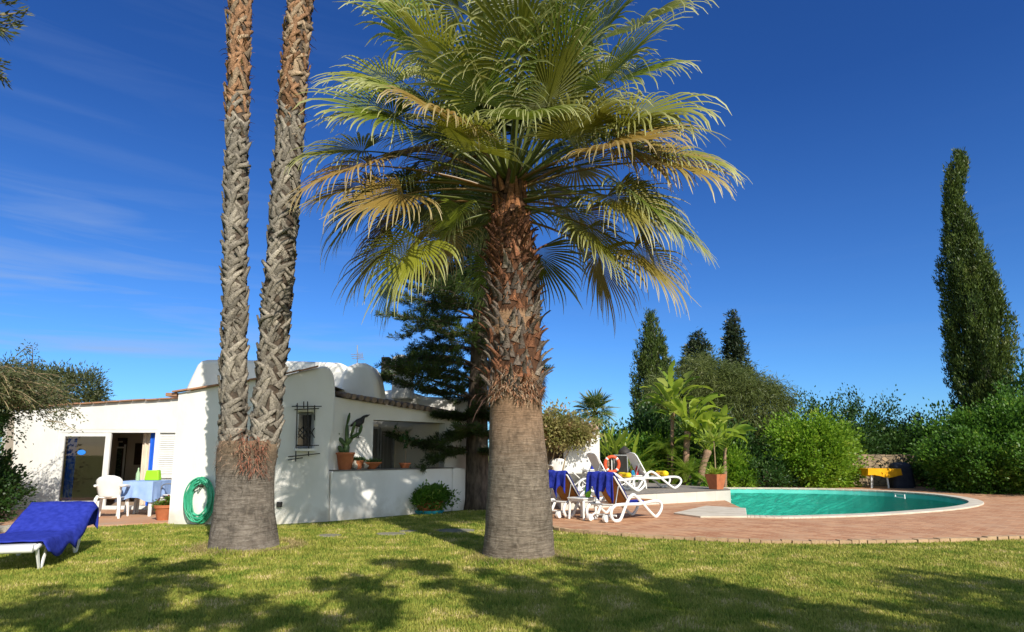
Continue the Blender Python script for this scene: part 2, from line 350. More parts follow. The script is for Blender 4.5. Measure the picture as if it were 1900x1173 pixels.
# coping ring outside the pool edge
def offset(pts, d):
    out = []
    for i, p in enumerate(pts):
        a = pts[max(i - 1, 0)]; b = pts[min(i + 1, len(pts) - 1)]; t = (b - a).normalized(); out.append(p + Vector((t.y, -t.x)) * d)
    return out
cop_out = offset(pool_edge, .34)
patio_hole = [stepA] + [gp(1384, 947).xy + Vector((-.02, -.0))]
sheet('patio_paving', [(p[0], p[1]) for p in PATIO], [[(p[0], p[1]) for p in pool_hole]], 0.012, BRICK)['kind'] = 'structure'
bm_ = MB()
n_ = len(edge); eo = offset(edge, .13)
for i in range(n_ - 1):
    a, b, c, d = edge[i], edge[i + 1], eo[i + 1], eo[i]
    L_ = (b - a).length; k_ = max(1, int(L_ / .22))
    for j in range(k_):
        q = lambda p, r, t: p.lerp(r, t)
        t0, t1 = (j + .04) / k_, (j + .96) / k_
        hh = .028 + .02 * rng.random()
        w = .75 + .3 * rng.random()
        p0, p1 = q(a, b, t0), q(a, b, t1); p2, p3 = p1.lerp(q(d, c, t1), w), p0.lerp(q(d, c, t0), w)
        bm_.prism([p3, p2, p1, p0], -.02, hh + .02)
o = obj('patio_edging', bm_, mat('edging_stone', (.50, .34, .20), (.36, .24, .14), scale=4, rough=.9, bump=.3)); o['kind'] = 'structure'
cb = MB()
for i in range(len(pool_edge) - 1):
    a, b = pool_edge[i], pool_edge[i + 1]; c, d = cop_out[i + 1], cop_out[i]
    if (b - a).length < 1e-4: continue
    cb.prism([d, c, b, a], -.04, .045)
# triangular entry step slab at the left of the pool
sl = [gp(1250, 955), gp(1300, 961.5), gp(1386, 961.5), gp(1384, 946), gp(1310, 941.5)]
cb.prism([p.xy for p in sl], -.12, .05)
o = obj('pool_coping', cb, COPE, bevel=.012); o['kind'] = 'structure'
# basin and water
pb = MB(); n = len(POOL)
for i in range(n):
    a = POOL[i]; b = POOL[(i + 1) % n]; pb.add([(a[0], a[1], 0.0), (b[0], b[1], 0.0), (b[0], b[1], -1.5), (a[0], a[1], -1.5)], [(0, 1, 2, 3)])
BASIN = mat('pool_lining', (.09, .55, .46), (.14, .66, .56), scale=1.6, rough=.7, detail=8)
o = obj('pool_basin', pb, BASIN, smooth=False); o['kind'] = 'structure'
o = sheet('pool_floor', POOL, [], -1.5, BASIN); o['kind'] = 'structure'
WATER, gl, fr = glassmat('water', (.50, .92, .86), rough=.03, refl=.7)
wt = WATER.node_tree; wtc = wt.nodes.new('ShaderNodeNewGeometry'); wm = wt.nodes.new('ShaderNodeMapping'); wm.inputs['Scale'].default_value = (1, 1.5, 1); wt.links.new(wtc.outputs['Position'], wm.inputs[0])
wn_ = wt.nodes.new('ShaderNodeTexNoise'); wn_.inputs['Scale'].default_value = 3.2; wn_.inputs['Detail'].default_value = 5; wn_.inputs['Distortion'].default_value = .8; wt.links.new(wm.outputs[0], wn_.inputs['Vector'])
wb = wt.nodes.new('ShaderNodeBump'); wb.inputs['Strength'].default_value = 1; wb.inputs['Distance'].default_value = .6; wt.links.new(wn_.outputs[0], wb.inputs['Height'])
wt.links.new(wb.outputs[0], gl.inputs['Normal']); wt.links.new(wb.outputs[0], fr.inputs['Normal'])
o = sheet('pool_water', POOL, [], -0.15, WATER); o['kind'] = 'structure'
# raised deck and its pale face
deck_poly = [DW, DC.xy, DC.xy + dn * 2.6, DC.xy + dn * 2.6 + dk * 0, Vector((gp(1345, 906.8).x, gp(1345, 906.8).y)), Vector((-1.2, 26.0)), Vector((DW.x, 26.0))]
deck_poly = [DW, DC.xy, Vector((gp(1350, 905.6, .3).x, gp(1350, 905.6, .3).y)), Vector((3.0, 26.5)), Vector((DW.x, 26.5))]
o = sheet('raised_deck', deck_poly, [], .30, DECKM); o['kind'] = 'structure'
fb = MB()
dpi = [DW + dn * .02, DC.xy + dn * .02 - dk * .02, deck_poly[2] + Vector((-.02, 0)), Vector((3.0, 26.4)), Vector((DW.x + .05, 26.4))]
fb.prism(dpi, -1.4, .294)
o = obj('deck_wall', fb, STEPW, smooth=False); o['kind'] = 'structure'
# planting bed beyond the pool
bed = [gp(1300, 905.2, 0.02).xy, gp(1450, 905.4).xy, gp(1600, 905.6).xy]
o = sheet('planting_bed', [(2.9, 25.6), (14, 25.6), (30, 24), (30, 60), (-30, 60), (-30, 27.2), (2.9, 27.2)], [], .022, SOIL); o['kind'] = 'structure'
# house terrace at the left
TERR = [gp(*p).xy for p in ((-60, 1000), (60, 988), (180, 978), (312, 971))] + [Vector((-6.7, 15.2)), Vector((-16, 15.2)), Vector((-16, 12))]
TB = brickmat('terrace_tiles', (.50, .28, .17), (.46, .24, .14), (.42, .33, .24), 1.8, R(0), bw=.6, rh=.6)
o = sheet('terrace_paving', TERR, [], .03, TB, thick=.05); o['kind'] = 'structure'
DULLSTONE = mat('lichen_stone', (.27, .25, .19), (.17, .17, .11), scale=9, rough=.95, bump=.5)
# stepping stones in the grass
STONES = []
for k, (u, v, a, b) in enumerate(((610, 994, .20, .08), (725, 991, .26, .09), (845, 985, .36, .13), (757, 986, .16, .06))):
    c = gp(u, v); pts = []
    for j in range(14):
        th = 2 * PI * j / 14; rr = 1 + .18 * (rng.random() - .5); pts.append(Vector((c.x + a * rr * math.cos(th), c.y + b * 2.0 * rr * math.sin(th))))
    mb = MB().prism([p - c.xy for p in pts], -.01, .016)
    o = obj('stepping_stone', mb, DULLSTONE, bevel=.01); o.location = (c.x, c.y, 0)
    tag(o, ('small flat stepping stone in the grass beside the twin palm', 'flat stepping stone in the grass midway along the white garden wall', 'largest flat stepping stone, in the shade left of the big palm', 'smallest flat stepping stone, between the two larger ones by the garden wall')[k], 'stepping stone', 'stepping stones in the lawn')
    STONES.append(pts)
# ------------------------------------------------------------------ grass blades
def grass():
    N = 600000
    u = rng.random(N)
    Y = 4.3 * (15.5 / 4.3) ** (u ** 1.15); X = (rng.random(N) * 2 - 1) * (Y * .92 + 1.4)
    keep = ~inpoly(X, Y, PATIO) & ~inpoly(X, Y, TERR)
    for s_ in STONES: keep &= ~inpoly(X, Y, s_)
    keep &= ~((X > -6.6) & (X < -4.6) & (Y > 11.95))
    keep &= ~((X > -4.6) & (X < -1.0) & (Y > 11.93 + (X + 4.6) * .82 + .05 * (X + 4.6) ** 2 - .1))
    X, Y = X[keep], Y[keep]; n = len(X)
    hgt = (.015 + .018 * rng.random(n)) * (1 + .02 * (Y - 4)); wd = (.0035 + .003 * rng.random(n)) * (1 + .10 * (Y - 4))
    # ragged longer tufts round the palm feet
    for cx, cy, rr in ((0.11, 8.75, .75), (-3.55, 9.5, .85)):
        d = np.hypot(X - cx, Y - cy); hgt *= 1 + 1.3 * np.exp(-((d - rr + .1) / .14) ** 2)
    az = rng.random(n) * 2 * PI; ln = rng.random(n) * .9
    c, s_ = np.cos(az), np.sin(az)
    V = np.zeros((n, 3, 3), np.float32)
    V[:, 0] = np.stack([X - s_ * wd, Y + c * wd, np.zeros(n)], 1); V[:, 1] = np.stack([X + s_ * wd, Y - c * wd, np.zeros(n)], 1)
    V[:, 2] = np.stack([X + c * ln * hgt, Y + s_ * ln * hgt, hgt], 1)
    o = npobj('lawn_grass', V.reshape(-1, 3), np.arange(n * 3).reshape(-1, 3), BLADE); o['kind'] = 'stuff'
    tag(o, 'short yellow green mown lawn grass with dry patches', 'grass')
grass()
def straw():
    n = 9000; th = rng.random(n) * 2 * PI; k = rng.random(n) < .55
    rr = np.where(k, .50, .60) + np.abs(rng.normal(size=n)) * .13
    X = np.where(k, .11, -3.92) + rr * np.cos(th); Y = np.where(k, 8.72, 9.55) + rr * np.sin(th)
    hgt = .03 + .05 * rng.random(n); wd = .003 + .003 * rng.random(n); az = rng.random(n) * 2 * PI; ln = .3 + rng.random(n) * 1.6; c, s_ = np.cos(az), np.sin(az); V = np.zeros((n, 3, 3), np.float32)
    V[:, 0] = np.stack([X - s_ * wd, Y + c * wd, np.zeros(n)], 1); V[:, 1] = np.stack([X + s_ * wd, Y - c * wd, np.zeros(n)], 1); V[:, 2] = np.stack([X + c * ln * hgt, Y + s_ * ln * hgt, hgt * .8], 1)
    o = npobj('dry_grass', V.reshape(-1, 3), np.arange(n * 3).reshape(-1, 3), leafmat('straw_blades', (.30, .24, .10), (.52, .42, .20), trans=.3)); tag(o, 'pale dry grass ringing the feet of the palm trunks', 'dry grass', kind='stuff')
straw()
# ------------------------------------------------------------------ palms
def attrmat(name, rough=.9, nz=.5, scale=40):
    m = bpy.data.materials.new(name); m.use_nodes = True; t = m.node_tree; b = t.nodes['Principled BSDF']; b.inputs['Roughness'].default_value = rough; b.inputs['Specular IOR Level'].default_value = .15
    a = t.nodes.new('ShaderNodeAttribute'); a.attribute_name = 'col'
    n = t.nodes.new('ShaderNodeTexNoise'); n.inputs['Scale'].default_value = scale; n.inputs['Detail'].default_value = 6
    r = t.nodes.new('ShaderNodeMapRange'); r.inputs['From Min'].default_value = .3; r.inputs['From Max'].default_value = .7; r.inputs['To Min'].default_value = 1 - nz; r.inputs['To Max'].default_value = 1 + nz * .4
    mm = t.nodes.new('ShaderNodeVectorMath'); mm.operation = 'SCALE'
    tcn = t.nodes.new('ShaderNodeTexCoord'); t.links.new(tcn.outputs['Object'], n.inputs['Vector'])
    t.links.new(n.outputs[0], r.inputs[0]); t.links.new(a.outputs['Color'], mm.inputs[0]); t.links.new(r.outputs[0], mm.inputs['Scale']); t.links.new(mm.outputs[0], b.inputs['Base Color'])
    bn = t.nodes.new('ShaderNodeBump'); bn.inputs['Strength'].default_value = .8; bn.inputs['Distance'].default_value = .02; t.links.new(n.outputs[0], bn.inputs['Height']); t.links.new(bn.outputs[0], b.inputs['Normal'])
    return m
BOOT = attrmat('leaf_base'); FROND = leafmat('palm_leaf', (0, 0, 0), (0, 0, 0), attr=True, trans=.34, rough=.38, spec=.5)
def ringbark(name, ca, cb_, cc, zlo, zhi, zscale=26):
    m = bpy.data.materials.new(name); m.use_nodes = True; t = m.node_tree; b = t.nodes['Principled BSDF']; b.inputs['Roughness'].default_value = .9; b.inputs['Specular IOR Level'].default_value = .15
    tcn = t.nodes.new('ShaderNodeTexCoord'); mpn = t.nodes.new('ShaderNodeMapping'); mpn.inputs['Scale'].default_value = (2.2, 2.2, zscale); t.links.new(tcn.outputs['Object'], mpn.inputs[0])
    n = t.nodes.new('ShaderNodeTexNoise'); n.inputs['Scale'].default_value = 2; n.inputs['Detail'].default_value = 9; n.inputs['Roughness'].default_value = .78; n.inputs['Distortion'].default_value = .6; t.links.new(mpn.outputs[0], n.inputs['Vector'])
    r = t.nodes.new('ShaderNodeValToRGB'); r.color_ramp.elements[0].position = .36; r.color_ramp.elements[1].position = .64; r.color_ramp.elements[0].color = (*ca, 1); r.color_ramp.elements[1].color = (*cb_, 1); t.links.new(n.outputs[0], r.inputs[0])
    mp2 = t.nodes.new('ShaderNodeMapping'); mp2.inputs['Scale'].default_value = (7, 7, 4); t.links.new(tcn.outputs['Object'], mp2.inputs[0])
    n3 = t.nodes.new('ShaderNodeTexNoise'); n3.inputs['Scale'].default_value = 2; n3.inputs['Detail'].default_value = 8; n3.inputs['Distortion'].default_value = 1.2; t.links.new(mp2.outputs[0], n3.inputs['Vector'])
    s = t.nodes.new('ShaderNodeSeparateXYZ'); t.links.new(tcn.outputs['Object'], s.inputs[0])
    mrr = t.nodes.new('ShaderNodeMapRange'); mrr.inputs['From Min'].default_value = zlo; mrr.inputs['From Max'].default_value = zhi; t.links.new(s.outputs[2], mrr.inputs[0])
    mxn = t.nodes.new('ShaderNodeMix'); mxn.data_type = 'RGBA'; t.links.new(mrr.outputs[0], mxn.inputs[0]); t.links.new(r.outputs[0], mxn.inputs[6]); mxn.inputs[7].default_value = (*cc, 1)
    n4 = t.nodes.new('ShaderNodeTexNoise'); n4.inputs['Scale'].default_value = 3.2; n4.inputs['Detail'].default_value = 9; n4.inputs['Roughness'].default_value = .7; t.links.new(tcn.outputs['Object'], n4.inputs['Vector'])
    ml = t.nodes.new('ShaderNodeMix'); ml.data_type = 'RGBA'; ml.blend_type = 'MULTIPLY'; ml.inputs[0].default_value = .8
    rr = t.nodes.new('ShaderNodeMapRange'); rr.inputs['From Min'].default_value = .38; rr.inputs['From Max'].default_value = .58; rr.inputs['To Min'].default_value = .42; rr.inputs['To Max'].default_value = 1.1; mb4 = t.nodes.new('ShaderNodeMath'); mb4.operation = 'ADD'; mb5 = t.nodes.new('ShaderNodeMath'); mb5.operation = 'MULTIPLY'; mb5.inputs[1].default_value = .5; t.links.new(n3.outputs[0], mb4.inputs[0]); t.links.new(n4.outputs[0], mb4.inputs[1]); t.links.new(mb4.outputs[0], mb5.inputs[0]); t.links.new(mb5.outputs[0], rr.inputs[0])
    t.links.new(mxn.outputs[2], ml.inputs[6]); t.links.new(rr.outputs[0], ml.inputs[7]); t.links.new(ml.outputs[2], b.inputs['Base Color'])
    ad = t.nodes.new('ShaderNodeMath'); ad.operation = 'ADD'; t.links.new(n.outputs[0], ad.inputs[0]); t.links.new(n3.outputs[0], ad.inputs[1])
    bn = t.nodes.new('ShaderNodeBump'); bn.inputs['Strength'].default_value = 1; bn.inputs['Distance'].default_value = .035; t.links.new(n.outputs[0], bn.inputs['Height']); t.links.new(bn.outputs[0], b.inputs['Normal'])
    return m
PALMBARK = ringbark('ringed_palm_bark', (.15, .115, .085), (.34, .285, .22), (.34, .21, .125), 1.1, 2.1)
TWINBARK = ringbark('grey_palm_bark', (.13, .105, .085), (.27, .235, .195), (.24, .17, .11), 1.0, 1.5, 15)
def at_path(path, z):
    for i in range(len(path) - 1):
        a, b = path[i], path[i + 1]
        if a[2] <= z <= b[2]:
            t = (z - a[2]) / (b[2] - a[2]); return [a[k] + (b[k] - a[k]) * t for k in range(4)]
    return list(path[-1])
def boots(path, z0, z1, dz, per, L, w0, w1, tilt, flare, colf, thick=.018, jit=.12):
    V = []; F = []; C = []; z = z0; row = 0
    while z < z1:
        x, y, _, r = at_path(path, z)
        for k in range(per):
            th = 2 * PI * (k + .5 * (row % 2) + jit * rng.normal()) / per
            rh = np.array([math.cos(th), math.sin(th), 0]); ta = np.array([-math.sin(th), math.cos(th), 0]); up = np.array([0, 0, 1.0])
            al = (tilt if (row + k) % 2 else -tilt) * (1 + .35 * rng.normal()) + .06 * rng.normal()
            fl = flare * (1 + .5 * rng.normal()); l = L * (1 + .22 * rng.normal())
            zz = z + .3 * dz * rng.normal()
            col = np.array(colf(zz, th)); col = col * (1 + .22 * rng.normal())
            col = np.clip(col, .01, .8); o = len(V); nr = 4
            for i in range(nr + 1):
                t = i / nr; wv = (w0 + (w1 - w0) * t ** .8) / 2
                a_ = th + math.sin(al) * l * t / r; rh = np.array([math.cos(a_), math.sin(a_), 0]); ta = np.array([-math.sin(a_), math.cos(a_), 0])
                d = up * math.cos(al) + ta * math.sin(al); sd_ = ta * math.cos(al) - up * math.sin(al)
                zc = zz + math.cos(al) * l * t; xc_, yc_, _, rc_ = at_path(path, min(zc, path[-1][2]))
                p = np.array([xc_, yc_, zc]) + rh * (rc_ - .012 + fl * l * t * t + .012 + .010 * ((row + k) % 2))
                jl, jr = (rng.normal() * .25 * w1, rng.normal() * .25 * w1) if i == nr else (0, 0)
                cv = wv * wv / r * .5
                V += [p - sd_ * wv + d * jl - rh * (.012 + cv), p + sd_ * wv + d * jr - rh * (.012 + cv), p + sd_ * wv * .7 + rh * (thick - cv * .5), p - sd_ * wv * .7 + rh * (thick - cv * .5)]
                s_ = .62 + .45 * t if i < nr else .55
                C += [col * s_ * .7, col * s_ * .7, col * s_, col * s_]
            for i in range(nr):
                a = o + 4 * i; b = a + 4
                for j in range(4): F.append((a + j, a + (j + 1) % 4, b + (j + 1) % 4, b + j))
            F.append((o + 4 * nr, o + 4 * nr + 1, o + 4 * nr + 2, o + 4 * nr + 3))
        z += dz; row += 1
    return np.array(V), np.array(F), np.array(C)
def fibres(path, z0, z1, n, L, colf, out=.05, wd=.006, down=1.0, thr=None):
    V = []; F = []; C = []
    for _ in range(n):
        z = z0 + (z1 - z0) * rng.random(); x, y, _z, r = at_path(path, z); th = rng.random() * 2 * PI
        if thr is not None: th = thr[0] + (thr[1] - thr[0]) * rng.random()
        if L < .3: z += .06 * math.sin(3 * th + 1) + .045 * math.sin(7 * th + 2)
        rh = np.array([math.cos(th), math.sin(th), 0]); ta = np.array([-math.sin(th), math.cos(th), 0])
        p = np.array([x, y, z]) + rh * (r + .01); d = rh * .6 + ta * rng.normal() * .9 + np.array([0, 0, rng.normal() * .5]); d /= np.linalg.norm(d)
        l = L * (.5 + rng.random()); o = len(V); col = np.array(colf(z, th)) * (1 + .35 * rng.normal()); col = np.clip(col, .01, .7); nr = 4
        for i in range(nr + 1):
            t = i / nr; w = wd * (1 - .8 * t); V += [p - ta * w + rh * w * .5, p + ta * w]; C += [col, col]
            p = p + d * l / nr; d = d + np.array([0, 0, -down * .5]) + rng.normal(size=3) * .25; d /= np.linalg.norm(d)
            q = p[:2] - np.array([x, y])
            if np.linalg.norm(q) < r + .01: p[:2] = np.array([x, y]) + q / np.linalg.norm(q) * (r + .012 + .02 * rng.random())
        for i in range(nr): F.append((o + 2 * i, o + 2 * i + 1, o + 2 * i + 3, o + 2 * i + 2))
    return np.array(V), np.array(F), np.array(C)
def stack(*parts):
    V = []; F = []; C = []; o = 0
    for v, f, c in parts: V.append(v); F.append(f + o); C.append(c); o += len(v)
    return np.vstack(V), np.vstack(F), np.vstack(C)
def frond(P0, az, el, bend, Lp, Lb, nseg=42, amax=R(128), dead=0.0, droop=3.0, cg=(.055, .10, .016), pet_r=.022, split=.46, nr=9, dip=0.0, roll=None):
    """one costapalmate fan leaf: petiole and pleated blade whose split tips hang"""
    V = []; F = []; C = []
    g = np.array([math.cos(az), math.sin(az), 0]); up = np.array([0, 0, 1.0]); b = np.array([-math.sin(az), math.cos(az), 0])
    p = np.array(P0, float); e = el; pts = [p.copy()]; dirs = []
    for i in range(8):
        d = g * math.cos(e) + up * math.sin(e); dirs.append(d); p = p + d * Lp / 8; pts.append(p.copy()); e -= bend / 8
    dirs.append(d); pc = np.array((.16, .19, .04)) * (1 - dead) + np.array((.28, .15, .06)) * dead
    for i, q in enumerate(pts):
        r = pet_r * (1.5 - .9 * i / 8); dd = dirs[min(i, 8)]; n = np.cross(b, dd) * -1
        V += [q + b * r * 1.3, q + n * r * .35, q - b * r * 1.3, q - n * r * .9]; C += [pc, pc * 1.15, pc, pc * .8]
    for i in range(8):
        a = 4 * i
        for j in range(4): F.append((a + j, a + (j + 1) % 4, a + 4 + (j + 1) % 4, a + 4 + j))
    e -= dip
    d = g * math.cos(e) + up * math.sin(e); n = np.cross(d, b); n /= np.linalg.norm(n)
    if n[2] < 0 and dip < .3: n = -n
    if dip >= .3 and n @ (up * math.cos(e) - g * math.sin(e)) < 0: n = -n
    tw = rng.normal() * .18 if roll is None else roll; b2 = b * math.cos(tw) + n * math.sin(tw); n2 = np.cross(d, b2); n2 *= np.sign(n2 @ n)
    da = 2 * amax / nseg; tip = np.array((.46, .46, .20)); brown = np.array((.33, .19, .05)); bt = np.array((.47, .36, .19))
    P1 = pts[-1]
    tone = 1 + .25 * rng.normal(); tone = min(max(tone, .6), 1.5)
    yl = max(0, rng.normal() * .25)
    for k in range(nseg):
        a = -amax + da * (k + .5); ls = Lb * (.60 + .40 * math.cos(a * .62)) * (1 + .11 * rng.normal())
        s0 = d * math.cos(a) + b2 * math.sin(a) + n2 * (.22 * abs(math.sin(a)) - .10 * math.cos(a)); s0 /= np.linalg.norm(s0)
        pr = P1 + d * .12 * max(0, math.cos(a)); dr = s0.copy(); o = len(V); sp = split * (1 + .12 * rng.normal()); gdr = droop * max(.3, 1 + .45 * rng.normal())
        swirl = rng.normal(size=3) * .30; swirl[2] = 0
        for i in range(nr):
            t = i / (nr - 1)
            if t <= sp: w = t * ls * math.tan(da / 2) * 1.06
            else: w = sp * ls * math.tan(da / 2) * 1.04 * max(.05, (1 - (t - sp) / (1 - sp)) ** .65)
            w = max(w, .0022)
            cr_ = np.cross(n2, dr); cr_ /= (np.linalg.norm(cr_) + 1e-9); nn = np.cross(dr, cr_); nn /= (np.linalg.norm(nn) + 1e-9)
            V += [pr - cr_ * w, pr + nn * w * .55, pr + cr_ * w]
            cgr = np.array(cg) * tone; cgr = cgr * (1 - yl) + np.array((.17, .17, .02)) * yl
            kk = max(0, (t - .5) / .5) ** 1.5
            col = (cgr * (1 - kk) + tip * kk) * (1 - dead) + (brown * (1 - kk) + bt * kk) * dead
            C += [col * .92, col * 1.12, col * .92]
            if i < nr - 1:
                pr = pr + dr * ls / (nr - 1)
                gg = gdr * max(0, t - sp * .75) ** 1.25 / (nr - 1) * 3.2 + .25 / (nr - 1)
                dr = dr + np.array([0, 0, -gg]) + swirl * max(0, t - sp); dr /= np.linalg.norm(dr)
        for i in range(nr - 1):
            x = o + 3 * i; F += [(x, x + 1, x + 4, x + 3), (x + 1, x + 2, x + 5, x + 4)]
        if rng.random() < .35 and not dead > .9:      # pale threads hanging between the segments
            q = V[o + 3 * int(nr * sp) + 2].copy(); dr = s0.copy(); o = len(V)
            for i in range(5):
                V += [q - b2 * .0022, q + b2 * .0022, q + b2 * .0022]; C += [tip * 1.2] * 3; q = q + dr * .08; dr = dr + np.array([rng.normal() * .3, rng.normal() * .3, -.45]); dr /= np.linalg.norm(dr)
            for i in range(4): x = o + 3 * i; F.append((x, x + 1, x + 4, x + 3))
    return np.array(V), np.array(F), np.clip(np.array(C), .005, .8)

# the big palm in the middle ------------------------------------------
PX, PY = gp(962, 1030).x, 8.72
palm = empty('fan_palm', (PX, PY, 0), 'big thick fan palm with full green crown in the middle of the lawn', 'palm tree')
def pz(v): return dp(960, v, PY).z
prof = [(0, 1042, 69), (0, 1030, 66), (1, 1000, 63.5), (1, 950, 60.5), (0, 900, 57.5), (-1, 850, 54), (-4, 800, 51), (-5, 750, 48), (-6, 700, 50), (-8, 600, 49), (-10, 520, 46), (-14, 460, 40), (-16, 400, 34), (-16, 370, 30)]
ppath = []
for dx, v, hw in prof:
    P_ = dp(962 + dx, v, PY); k = ray(960, v).y; s_ = PY / 1150 / k * 1.0
    ppath.append((P_.x - PX, 0.0, max(P_.z, 0.0) if v < 1030 else (0.0 if v < 1040 else -.06), hw * PY / 1150 * .985))
mb = MB(); segs = []
for i in range(len(ppath) - 1):
    a, b = ppath[i], ppath[i + 1]
    for t in (0, .5): segs.append([a[k] + (b[k] - a[k]) * t for k in range(4)])
segs.append(ppath[-1])
mb.tube([(p[0], p[1], p[2]) for p in segs], [p[3] * (1 + .012 * rng.normal()) for p in segs], n=48)
obj('trunk', mb, PALMBARK, palm, smooth=True)
zs, zt = pz(742), pz(385)
def cmain(z, th):
    t = (z - zs) / (zt - zs)
    if rng.random() < .22 + .6 * max(0, t - .45): return (.27, .12, .065)
    if t > .65: return (.18, .085, .05)
    return (.17, .135, .11) if rng.random() < .7 else (.28, .23, .18)
mp_ = [list(p) for p in ppath]
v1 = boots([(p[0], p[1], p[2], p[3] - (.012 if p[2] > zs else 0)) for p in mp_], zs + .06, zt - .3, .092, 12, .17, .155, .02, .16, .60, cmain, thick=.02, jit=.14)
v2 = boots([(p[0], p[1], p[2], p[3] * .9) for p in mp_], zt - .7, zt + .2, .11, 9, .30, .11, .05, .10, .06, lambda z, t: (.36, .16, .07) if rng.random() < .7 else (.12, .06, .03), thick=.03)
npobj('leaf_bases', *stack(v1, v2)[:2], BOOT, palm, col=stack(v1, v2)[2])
fv = stack(fibres(mp_, zs - .02, zs + .30, 1500, .10, lambda z, t: (.32, .16, .09) if rng.random() < .5 else (.38, .28, .19), wd=.008), fibres(mp_, zs, zt, 900, .13, lambda z, t: (.34, .14, .06), down=.3), fibres(mp_, zs - .02, zs + .16, 10, .34, lambda z, t: (.18, .10, .07), wd=.03, thr=(PI - .7, PI + .3)))
o = npobj('fibre', *fv[:2], BOOT, palm, col=fv[2]); o['kind'] = 'stuff'
heart = np.array([ppath[-1][0], 0, zt + .12])
# the large fans one can tell apart: where each blade starts, how far in front of or behind the trunk, which way it points
FANS = [(895, 200, -1.25, 62, 0, 1.15), (1013, 208, -1.2, 58, 0, 1.15), (918, 95, -.3, 72, 0, 1.3), (1100, 90, -.5, 50, 0, 1.25), (775, 108, -.4, 52, 0, 1.25),
        (826, 238, -1.3, -8, .75, 1.0), (974, 236, -1.5, -18, 0, .95), (1117, 288, -1.1, -2, .8, 1.1), (1163, 226, -.5, 12, 0, 1.3), (1225, 305, -.2, -12, .6, 1.2),
        (713, 226, -.6, 14, 0, 1.2), (662, 352, -.3, -14, .55, 1.05), (734, 370, -.9, -16, .7, 1.0), (713, 455, .1, -38, .25, 1.1), (775, 455, -.5, -46, 0, 1.05),
        (1077, 430, -.4, -52, 0, 1.0), (1169, 470, -.1, -42, .5, 1.05), (1199, 405, .2, -22, 0, 1.2), (805, 317, .4, -10, 0, 1.15), (1061, 32, -.7, 60, 0, 1.2),
        (846, 32, -.8, 58, 0, 1.2), (985, 10, -.9, 66, 0, 1.25), (1180, 60, -.1, 34, 0, 1.25), (1046, 266, -.9, 20, 0, 1.1), (887, 290, -1.0, 16, 0, 1.0),
        (645, 285, 0, 0, 0, 1.1), (1240, 292, .2, 4, 0, 1.2), (730, 30, .2, 42, 0, 1.15), (960, 130, -1.5, 48, 0, 1.1), (700, 160, .1, 26, 0, 1.1), (1110, 170, -1.0, 34, 0, 1.15),
        (820, 150, -1.1, 44, 0, 1.15), (1130, 370, -.6, -30, .35, 1.05), (800, 420, .3, -40, .3, 1.05), (1040, 150, -1.3, 52, 0, 1.1), (1150, 150, .3, 30, 0, 1.2), (855, 385, -.2, -55, 0, .8), (1040, 385, .4, -50, 0, .9)]
def fan_to(T, pitch, dead, L, roll, k):
    H0 = heart + np.array([0, 0, .25 - .5 * max(0, -pitch) / 60]); dl = np.array(T) - H0; dxy = math.hypot(dl[0], dl[1]); az = math.atan2(dl[1], dl[0]); ch = math.atan2(dl[2], dxy)
    be = R(22); dip = ch - be / 2 - R(pitch)
    gold = rng.random(); low = max(0, -pitch) / 50
    V_, F_, C_ = frond(H0 + np.array([math.cos(az), math.sin(az), 0]) * .12, az, ch + be / 2, be, float(np.linalg.norm(dl)), L * .99, dead=dead, droop=3.3 + 1.4 * rng.random() + 1.2 * low, dip=dip, roll=roll, amax=R(118 - 14 * low), nseg=44, cg=(.095, .135, .011) if gold > .4 else (.18, .19, .018), split=.44, nr=10)
    o = npobj('frond', V_, F_, FROND, palm, col=C_, smooth=True)
    if dead > .5: o['label'] = 'dry golden brown hanging fan leaf'
for k, (u, v, dY, pitch, dead, L) in enumerate(FANS):
    T = dp(u, v, PY + dY); T = ((T.x - PX) * (.87 if T.x < PX - .8 else .95), dY, T.z)
    az = math.atan2(dY, T[0]); fan_to(T, pitch + 5 * rng.normal(), dead, L, R(42) * math.cos(az) * (1 if abs(pitch) < 50 else .4) + .12 * rng.normal(), k)
NF = 54
for i in range(NF):
    f = i / (NF - 1); az = R(-25 + 230 * ((i * .61803) % 1)); el = R(86 - 96 * f + rng.normal() * 5)
    dl = (1.25 + .4 * rng.random()) * (.95 + .3 * f); T = heart + np.array([math.cos(az) * math.cos(el), math.sin(az) * math.cos(el), math.sin(el)]) * dl
    fan_to(T, math.degrees(el) - 18 - 22 * f + 8 * rng.normal(), (.5 + .4 * rng.random()) if f > .45 and rng.random() < .3 else 0, 1.1 + .15 * rng.random(), R(25) * math.cos(az) + .25 * rng.normal(), i)
mb = MB(); core = [p for p in ppath if p[2] > zs - .2]; mb.tube([(p[0], p[1], p[2]) for p in core], [p[3] * 1.005 for p in core], n=40)
obj('dark_gap_core', mb, mat('dark_gap_brown', (.045, .022, .013), (.11, .05, .025), scale=18, rough=.95, bump=1, bscale=30, stretch=(1, 1, .4)), palm, smooth=True)  # sleeve added and painted dark to darken the gaps between leaf bases

